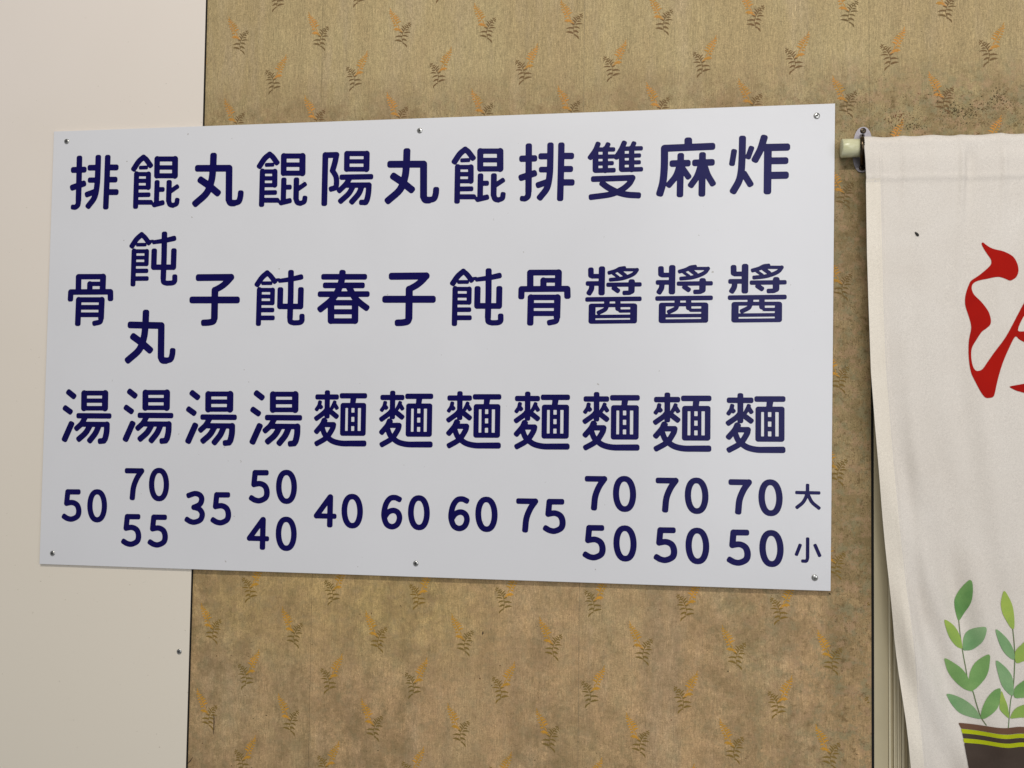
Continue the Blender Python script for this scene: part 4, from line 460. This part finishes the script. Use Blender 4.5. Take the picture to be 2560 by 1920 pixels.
def build_mildew():
    verts = []; faces = []
    def spot(x, z, r):
        if -0.785 < x < 0.786 and 1.55 < z < 2.4495: return
        if x < -0.452 or (x > 0.853 and z < 2.28): return
        b = len(verts); n = 6; ph = rng.uniform(0, 6.28); ex = rng.uniform(.6, 1.5)
        dep = PAPER_Y-0.0004-rng.uniform(0, 0.00008)
        for k in range(n):
            rad = r*rng.uniform(.6, 1.25); an = ph+k*6.283/n
            verts.append((x+rad*math.cos(an)*ex, dep, z+rad*math.sin(an)/ex))
        faces.append(tuple(range(b, b+n)))
    for _ in range(5200):                                       # along the sign's top edge
        x = rng.uniform(-0.45, 0.86); h = rng.exponential(0.028)
        if math.sin(x*9+1)+math.sin(x*23)+rng.normal(0, .8) < -0.3: continue
        spot(x, 2.450+h, rng.uniform(.0002, .0006))
    for _ in range(1500):                                       # over the rod
        x = rng.uniform(0.80, 1.25); z = 2.40+abs(rng.normal(0, .035)); spot(x, z, rng.uniform(.0003, .0008))
    for cx, cz, s, n in ((1.005, 2.437, .010, 90), (1.028, 2.428, .008, 60), (1.05, 2.443, .012, 40), (1.078, 2.458, .010, 60), (0.90, 2.42, .012, 60), (0.935, 2.41, .01, 45), (1.09, 2.44, .012, 30), (0.97, 2.462, .014, 20)):
        for _ in range(n): spot(cx+rng.normal(0, s), cz+rng.normal(0, s*.7), rng.uniform(.0005, .0015))
    for _ in range(1500):                                       # strip beside the sign
        spot(rng.uniform(.787, .853), 1.45+rng.random()*0.95, rng.uniform(.0002, .0008))
    for _ in range(1500):                                       # scattered fly specks
        spot(rng.uniform(-.45, 1.2), rng.uniform(1.08, 2.76), rng.uniform(.00025, .0007))
    for _ in range(50):
        spot(rng.uniform(-.45, .85), rng.uniform(1.1, 1.52), rng.uniform(.0009, .0016))
    for c in ((0.1377, 1.4454, .0022), (0.60, 1.395, .0022), (0.37, 1.18, .0026), (0.782, 1.545, .002)): spot(*c)
    o = mesh_obj('mildew_spots', verts, faces, MAT['mildew'], wall); o['kind'] = 'stuff'
build_mildew()
# a small tear and two splits in the paper
for pts in (((-0.4059, 1.2592), (-0.4052, 1.245), (-0.4058, 1.2204)), ((-0.4600, 1.1575), (-0.4540, 1.1640), (-0.4488, 1.1719)), ((0.1385, 1.4490), (0.1377, 1.4454), (0.1365, 1.4410))):
    v = []; n = len(pts)
    for i, (x, z) in enumerate(pts):
        w = 0.0011 if i == 1 else 0.0004
        v += [(x-w, PAPER_Y-0.0006, z), (x+w, PAPER_Y-0.0006, z)]
    mesh_obj('paper_tear', v, [(0, 1, 3, 2), (2, 3, 5, 4)], MAT['edge'], wall)

# ------------------------------------------------------------------ screws
def screw_meshes(r, h):
    bm = bmesh.new(); prof = [(r, 0), (r, h*.35), (r*.93, h*.62), (r*.75, h*.86), (r*.45, h*.98), (0.0001, h)]; n = 24; rings = []
    for pr, ph in prof: rings.append([bm.verts.new((pr*math.cos(k*2*math.pi/n), -ph, pr*math.sin(k*2*math.pi/n))) for k in range(n)])
    for a, b in zip(rings, rings[1:]):
        for k in range(n): bm.faces.new((a[k], a[(k+1) % n], b[(k+1) % n], b[k]))
    bmesh.ops.recalc_face_normals(bm, faces=bm.faces)
    me = bpy.data.meshes.new('screw'); bm.to_mesh(me); bm.free(); me.materials.append(MAT['steel'])
    for p in me.polygons: p.use_smooth = True
    q = r*.14; L = r*.56; y = -h*1.01
    pts = [(q, q), (L, q*.8), (L, -q*.8), (q, -q), (q*.8, -L), (-q*.8, -L), (-q, -q), (-L, -q*.8), (-L, q*.8), (-q, q), (-q*.8, L), (q*.8, L)]
    v = [(0, y, 0)]+[(a, y, b) for a, b in pts]+[(a, -h*.6, b) for a, b in pts]
    f = [(0, 1+i, 1+(i+1) % 12) for i in range(12)]+[(1+i, 13+i, 13+(i+1) % 12, 1+(i+1) % 12) for i in range(12)]
    ms = bpy.data.meshes.new('cross_slot_shade'); ms.from_pydata(v, [], f); ms.update(); ms.materials.append(MAT['slot'])  # raised dark cross; its colour stands for shade in the recess
    return me, ms
SCREW = screw_meshes(0.0054, 0.0024)
DARK = SCREW[0].copy(); DARK.materials.clear(); DARK.materials.append(MAT['strap'])
def put_screw(x, y, z, parent, rot, s=1.0, mats=None):
    o = link(bpy.data.objects.new('screw', mats or SCREW[0]), parent)
    o.location = Vector((x, y, z))-parent.location; o.rotation_euler = (0, rot, 0); o.scale = (s, s, s)
    c = link(bpy.data.objects.new('cross_slot_shade', SCREW[1]), o)
    return o

# ------------------------------------------------------------------ cream panel
panel = thing('wall_panel', 'smooth cream painted board screwed over the wallpaper at the left', 'wall panel', (-0.9, 0, 1.5))
quad_box('board', [(-1.50, 0.35), (-0.4632, 0.35), (-0.4603, 1.151), (-0.4584, 1.5471), (-0.4568, 2.45), (-0.4563, 2.72), (-0.4560, 3.2), (-1.50, 3.2)], -0.0045, -0.0056, MAT['cream'], panel, 0.0003, panel.location)
quad_box('board_core', [(-1.4998, 0.351), (-0.4634, 0.351), (-0.4605, 1.151), (-0.4586, 1.5471), (-0.4570, 2.45), (-0.4565, 2.72), (-0.4562, 3.199), (-1.4998, 3.199)], -0.0003, -0.0044, MAT['edge'], panel, 0, panel.location)
quad_box('joint_strip', [(-0.4631, 0.3501), (-0.4602, 1.151), (-0.4583, 1.5471), (-0.4567, 2.45), (-0.4562, 2.72), (-0.4559, 3.199), (-0.4545, 3.199), (-0.4548, 2.72), (-0.4553, 2.45), (-0.4568, 1.5471), (-0.4587, 1.151), (-0.4616, 0.3501)], -0.0003, -0.0032, MAT['gap_black'], panel, 0, panel.location)
put_screw(-0.4799, -0.0056, 1.382, panel, 0.4)

# ------------------------------------------------------------------ the menu sign
SY = -0.0120
sign = thing('menu_board', 'large white plastic menu board with navy characters and prices, screwed to the wall', 'menu board', (0, SY, 2.0))
quad_box('board', [(-0.78301, 2.44772), (0.78947, 2.45098), (0.78102, 1.55212), (-0.78727, 1.54776)], -0.0062, SY, MAT['sign'], sign, 0.0007, sign.location)
for (x, z), r in zip([(-0.753, 2.4256), (0.001, 2.4247), (0.7565, 2.4287), (-0.7581, 1.5707), (0.0064, 1.5759), (0.7529, 1.5755)], (0.2, 0.5, 0.75, 0.9, 0.35, 0.1)):
    put_screw(x, SY, z, sign, r, 1.0 if x < .7 else 1.08)
for key, gd in GLYPHS.items():
    st = [([(p[0]/1000, p[1]/1000, p[2]/1000*1.03) for p in pts], cl) for pts, cl in gd['s']]
    xs_ = [p[0] for s_, _ in st for p in s_]; zs_ = [p[1] for s_, _ in st for p in s_]; rm = max(p[2] for s_, _ in st for p in s_)+.002
    h = 0.0007
    gx = np.arange(min(xs_)-rm, max(xs_)+rm+h, h); gz = np.arange(min(zs_)-rm, max(zs_)+rm+h, h)
    X, Z = np.meshgrid(gx, gz); D = sd_strokes(X, Z, st)
    v, f = contour_mesh(D, gx, gz, True, 0.00035)
    nm = 'price_digit' if key[0] == 'n' and key[1:].isdigit() else 'menu_character'
    me = bpy.data.meshes.new(nm); me.from_pydata([tuple(map(float, p)) for p in v], [], f); me.update(); me.materials.append(MAT['letter'])
    for (x, z) in gd['at']:
        o = link(bpy.data.objects.new(nm, me), sign)
        o.location = (x, -0.0004, z-2.0); o['label'] = ('digit ' if nm == 'price_digit' else 'character ')+gd['lab']

# ------------------------------------------------------------------ doorway frame beside the wall
fr = thing('door_frame', 'ribbed cream door frame half hidden behind the hanging curtain', 'door frame', (0.9, 0.0, 1.2))
Z0, Z1 = 0.3, 2.270
def up_(name, x0, x1, yf, yb, mat, tilt=0.0, bev=0.0006):
    quad_box(name, [(x0-tilt, Z0), (x1-tilt, Z0), (x1, Z1), (x0, Z1)], yb, yf, mat, fr, bev, fr.location)
up_('dark_gap_strip', 0.8553, 0.8601, 0.0008, 0.02, MAT['gap_black'], 0.0010, 0)  # black strip put in for the deep shade between wallpaper and frame
up_('jamb', 0.8603, 0.8846, 0.001, 0.06, MAT['frame'], 0.0010)
for x0, x1, y in ((0.8849, 0.8880, -0.003), (0.8886, 0.8930, 0.003), (0.8936, 0.8958, -0.002), (0.8966, 0.8990, 0.000), (0.8998, 0.9030, -0.002), (0.9040, 0.9068, 0.001), (0.9076, 0.9120, -0.001), (0.9130, 0.9190, 0.004), (0.9200, 0.9300, 0.001)):
    up_('rib', x0, x1, y, 0.05, MAT['trim'] if y < 0.003 else MAT['frame'], 0.0008, 0.0007)
door = thing('door', 'plain cream door leaf behind the hanging curtain', 'door', (1.4, 0.03, 1.2))
quad_box('door_leaf', [(0.932, 0.3), (1.72, 0.3), (1.72, 2.26), (0.932, 2.26)], 0.07, 0.035, MAT['frame'], door, 0.002, door.location)

# ------------------------------------------------------------------ rod and bracket
def tube(name, p0, p1, r, mat, parent, n=32, cap=True, hollow=0.0025):
    bm = bmesh.new(); p0, p1 = Vector(p0), Vector(p1); ax = (p1-p0).normalized(); q = ax.to_track_quat('Z', 'Y')
    prof = [(0.0, r-hollow-.006, 0.01), (0.0, r-hollow, 0.0), (0, r-.0006, 0.0), (0, r, .0006)]
    L = (p1-p0).length; st = [(-0.0004, r*0.3), (-0.0003, r*0.75), (0.0000, r*0.95), (0.0008, r), (0.020, r*1.01), (0.0205, r*0.985), (L, r*0.985)]
    rings = [[bm.verts.new(p0+q@Vector((rr_*math.cos(k*2*math.pi/n), rr_*math.sin(k*2*math.pi/n), d))) for k in range(n)] for d, rr_ in st]
    bm.faces.new(rings[0])
    for a, b in zip(rings, rings[1:]):
        for k in range(n): bm.faces.new((a[k], a[(k+1) % n], b[(k+1) % n], b[k]))
    return bm_obj(name, bm, mat, parent, True)
ROD = (Vector((0.7985, -0.020, 2.3640)), Vector((1.75, -0.020, 2.3585)))
RR = 0.0168
rod = tube('curtain_rod', ROD[0], ROD[1], RR, MAT['tube'], None)
rod['label'] = 'pale yellowed plastic rod end sticking out left of the curtain'; rod['category'] = 'curtain rod'

br = thing('rod_bracket', 'oval metal wall bracket with a dark clamp holding the curtain rod', 'bracket', (0.8405, 0, 2.3660))
bx, bz = 0.8405, 2.3660
pts = []
for k in range(40):
    a = k*2*math.pi/40; s = math.sin(a); w = 0.0178; c_ = math.cos(a)
    pts.append((bx+w*math.copysign(abs(c_)**0.85, c_)+s*0.0012, bz+0.0427*math.copysign(abs(s)**0.92, s)))
quad_box('wall_plate', pts, -0.0002, -0.0024, MAT['bracket'], br, 0.0004, br.location)
for zz in (2.4010, 2.3318): put_screw(bx+(0.001 if zz > 2.36 else -.0012), -0.0024, zz, br, 0.6, 1.0, DARK)
bm = bmesh.new()                                  # strap that wraps the rod
cy, cz = -0.020, 2.3637; R0, R1 = RR+0.0006, RR+0.0036; ring = []
path = [(0.0, cz+RR+.013), (-0.004, cz+RR+.012), (-0.014, cz+RR+.005)]
for k in range(13):
    a = math.radians(80-k*160/12)
    path.append((cy-(R0+.0012)*math.cos(a), cz+(R0+.0012)*math.sin(a)))
path += [(-0.014, cz-RR-.005), (-0.004, cz-RR-.012), (0.0, cz-RR-.013)]
W2 = 0.0040; rows = []
for i, (y, z) in enumerate(path):
    y0, z0 = path[max(0, i-1)]; y1, z1 = path[min(len(path)-1, i+1)]; d = Vector((0, y1-y0, z1-z0)).normalized(); nrm = Vector((0, -d.z, d.y))
    if nrm.y > 0: nrm = -nrm
    c = Vector((0.8405+0.0092*y/0.039, y, z))-br.location
    rows.append([bm.verts.new(c+nrm*a+Vector((b, 0, 0))) for a, b in ((0.0012, -W2), (0.002, 0), (0.0012, W2), (-0.0012, W2), (-0.0012, -W2))])
for a, b in zip(rows, rows[1:]):
    for k in range(5): bm.faces.new((a[k], a[(k+1) % 5], b[(k+1) % 5], b[k]))
bm.faces.new(rows[0]); bm.faces.new(rows[-1])
bm_obj('clamp_strap', bm, MAT['strap'], br, True)

# ------------------------------------------------------------------ curtain
EDGE = [(2.3715, 0.8336), (2.3057, 0.8362), (2.1601, 0.8381), (2.0732, 0.8406), (1.9508, 0.8445), (1.8576, 0.8512), (1.7153, 0.8625), (1.6023, 0.8724), (1.4761, 0.8842), (1.3371, 0.9), (1.2542, 0.9084), (0.9, 0.949)]
HEM = [(2.3715, 0.8634), (2.305, 0.8639), (2.0731, 0.8688), (1.9724, 0.8727), (1.858, 0.8812), (1.6878, 0.893), (1.5473, 0.9074), (1.4079, 0.9203), (1.2557, 0.9318), (0.9, 0.972)]
_ez = np.array([e[0] for e in EDGE][::-1]); _ex = np.array([e[1] for e in EDGE][::-1]); _hz = np.array([e[0] for e in HEM][::-1]); _hx = np.array([e[1] for e in HEM][::-1])
def edge_x(z): return float(np.interp(z, _ez, _ex))
def hem_x(z): return float(np.interp(z, _hz, _hx))
def sm(a, b, v):
    t = min(1, max(0, (v-a)/(b-a))); return t*t*(3-2*t)
def rod_z(x): return ROD[0].z+(x-ROD[0].x)*(ROD[1].z-ROD[0].z)/(ROD[1].x-ROD[0].x)
def folds(x, z):
    u = x-edge_x(z); d = max(0.0, 2.30-z)
    a = 0.0010+0.0042*sm(0, 1.0, d)
    f = a*(1.2*math.sin(2*math.pi*(u+0.10*d)/0.125+2.0)+0.55*math.sin(2*math.pi*(u-0.06*d)/0.062+0.6+2*z)+0.5*math.sin(2*math.pi*(u+.04*d)/0.21))
    # lazy diagonal pulls low on the left
    f += 0.0060*sm(0.35, 0.95, d)*math.sin(2*math.pi*(u*1.0+0.32*(z-1.5))/0.075)*math.exp(-((u-0.06)/0.08)**2)
    # short gathers hanging from the rod
    for gx, s, am in ((0.905, .007, .0009), (1.003, .006, .0022), (1.013, .010, -.0012), (1.072, .006, .0015), (0.955, .010, .0009), (1.12, .008, .0018)):
        f += 2.6*am*math.exp(-((x-gx+0.05*d)/s)**2)*math.exp(-d/0.10)
    return f
def cloth_y(x, z):
    """distance of the cloth's front from the wall (negative y) below the rod"""
    b = -0.0405-folds(x, z)
    hx = hem_x(z)
    b -= 0.0013*(1-sm(hx-0.001, hx+0.0012, x))                 # doubled side hem
    b -= 0.0022*math.exp(-((x-hx+0.0022)/0.0020)**2)+0.0012*math.exp(-((x-hx+0.012)/0.0025)**2)*(0.5+0.5*math.sin(z*14))
    b += 0.0045*sm(0.15, 0.7, 2.30-z)*math.exp(-((x-hx-0.018)/0.012)**2)
    sz = rod_z(x)-0.0660
    b -= 0.0010*sm(sz-0.0015, sz+0.001, z)                     # rod pocket hem, doubled
    b -= 0.0014*math.exp(-((z-sz-.005-.0008*math.sin(x*240))/0.0035)**2)
    b += 0.0006*math.exp(-((z-sz+.0015)/0.0012)**2)
    return b
def build_cloth():
    verts = []; nx = 170; XR = 1.32
    def xpos(i, z): e = edge_x(z); return e+(XR-e)*(i/nx)**1.15
    rows = []
    PR = RR+0.0022
    for k in range(22):                                          # over the rod, from behind to the front
        a = math.radians(-50+k*(225-0)/21.0)
        row = []
        for i in range(nx+1):
            x = xpos(i, 2.36); pk = 1+0.07*math.sin(x*83+1)*math.sin(x*31)+0.05*math.exp(-((x-1.003)/.006)**2)+0.05*math.exp(-((x-1.072)/.006)**2)+0.04*math.exp(-((x-.905)/.007)**2)
            r = PR*(1+(pk-1)*1.0)
            y = -0.020+r*math.cos(a); z = rod_z(x)+r*math.sin(a)
            row.append((x, y, z))
        rows.append(row)
    last = rows[-1]
    zt = [0]*1
    N = 300
    for k in range(1, N+1):
        row = []
        for i in range(nx+1):
            ztop = last[i][2]; z = ztop+(1.02-ztop)*(k/N)
            x = xpos(i, z); t = sm(0, 0.035, ztop-z)
            y = last[i][1]*(1-t)+cloth_y(x, z)*t
            row.append((x, y, z))
        rows.append(row)
    verts = [v for r in rows for v in r]; w = nx+1
    faces = [(j*w+i, (j+1)*w+i, (j+1)*w+i+1, j*w+i+1) for j in range(len(rows)-1) for i in range(nx)]
    return verts, faces
curtain = thing('curtain', 'off-white cloth curtain with red lettering and a printed potted plant, hung from the rod', 'curtain', (1.08, -0.05, 2.36))
L0 = curtain.location
v, f = build_cloth()
cl = mesh_obj('cloth', [(a-L0.x, b-L0.y, c-L0.z) for a, b, c in v], f, MAT['cloth'], curtain, True)
sol = cl.modifiers.new('thickness', 'SOLIDIFY'); sol.thickness = 0.0009; sol.offset = -1.0

def print_on_cloth(name, D, gx, gz, mat, lift, label=None, parent=None):
    v, f = contour_mesh(D, gx, gz, False, None)
    if not f: return None
    vv = [(x-L0.x, cloth_y(x, z)-lift-L0.y, z-L0.z) for x, _, z in v]
    o = mesh_obj(name, vv, f, mat, parent or curtain, True)
    if label: o['label'] = label
    return o
def grid_for(P, h, pad):
    P = np.array(P)[:, :2]
    return np.arange(P[:, 0].min()-pad, min(P[:, 0].max()+pad, 1.30), h), np.arange(P[:, 1].min()-pad, P[:, 1].max()+pad, h)
hv = []; HN = 260
for j in range(HN+1):
    z = 2.300-(2.300-1.02)*j/HN
    for i in range(9):
        x = edge_x(z)-0.0002+(hem_x(z)+0.0002-edge_x(z))*i/8; hv.append((x-L0.x, cloth_y(x, z)-0.0004-L0.y, z-L0.z))
hm = mesh_obj('side_hem', hv, [(j*9+i, (j+1)*9+i, (j+1)*9+i+1, j*9+i+1) for j in range(HN) for i in range(8)], MAT['hem'], curtain, True)
for k, pl in enumerate(PRINTS['red']):
    cp = [tuple(q) for q in catmull(pl, 3, True)]
    gx, gz = grid_for(cp, 0.0014, .003); X, Z = np.meshgrid(gx, gz)
    print_on_cloth('brush_character', sd_poly(X, Z, cp), gx, gz, MAT['red'], 0.0007, 'red brush character' if k == 0 else 'tip of a red brush stroke')
LM = ['leaf_a', 'leaf_b', 'leaf_c', 'leaf_a', 'leaf_a', 'leaf_c', 'leaf_a', 'leaf_b', 'leaf_b', 'leaf_c', 'leaf_b', 'leaf_c', 'leaf_a', 'leaf_b']
plant_n = 0
for k, pl in enumerate(PRINTS['stem']):
    s_ = [(float(p[0]), float(p[1]), 0.0009) for p in catmull(pl, 4)]
    gx, gz = grid_for(s_, 0.0008, .003); X, Z = np.meshgrid(gx, gz)
    print_on_cloth('printed_stem', sd_strokes(X, Z, [(s_, 1)]), gx, gz, MAT['stem'], 0.0006)
for k, pl in enumerate(PRINTS['leaf']):
    cp = [tuple(q) for q in catmull(pl, 3, True)]
    gx, gz = grid_for(cp, 0.0011, .003); X, Z = np.meshgrid(gx, gz)
    print_on_cloth('printed_leaf', sd_poly(X, Z, cp), gx, gz, MAT[LM[k]], 0.00075+0.00004*k)
for k, (pl, mk) in enumerate(zip(PRINTS['pot'], ('rim', 'band', 'pot', 'band', 'pot'))):
    gx, gz = grid_for(pl, 0.0016, .003); X, Z = np.meshgrid(gx, gz)
    print_on_cloth('printed_pot_rim' if k == 0 else ('printed_pot_band' if mk == 'band' else 'printed_pot_body'), sd_poly(X, Z, pl), gx, gz, MAT[mk], 0.0012+0.00005*k)

# the small insect on the cloth
ins = thing('insect', 'tiny dark insect resting on the upper part of the white curtain', 'insect', (0.9232, cloth_y(0.9232, 2.1988)-0.0012, 2.1988))
bm = bmesh.new(); bmesh.ops.create_uvsphere(bm, u_segments=12, v_segments=8, radius=1.0)
for q in bm.verts: q.co = Vector((q.co.x*0.0023*(1-0.35*q.co.z), q.co.y*0.0011, q.co.z*0.0050))
b_ = bm_obj('body', bm, MAT['insect'], ins, True); b_.rotation_euler = (0, math.radians(-38), 0)
for s in (-1, 1):
    wv = [(0, -0.0012, 0.002), (s*0.0016, -0.0011, 0.0002), (s*0.0018, -0.001, -0.0035), (s*0.0003, -0.0013, -0.004)]
    w_ = mesh_obj('wing', wv, [(0, 1, 2, 3)], MAT['slot'], ins); w_.rotation_euler = (0, math.radians(-38), 0)
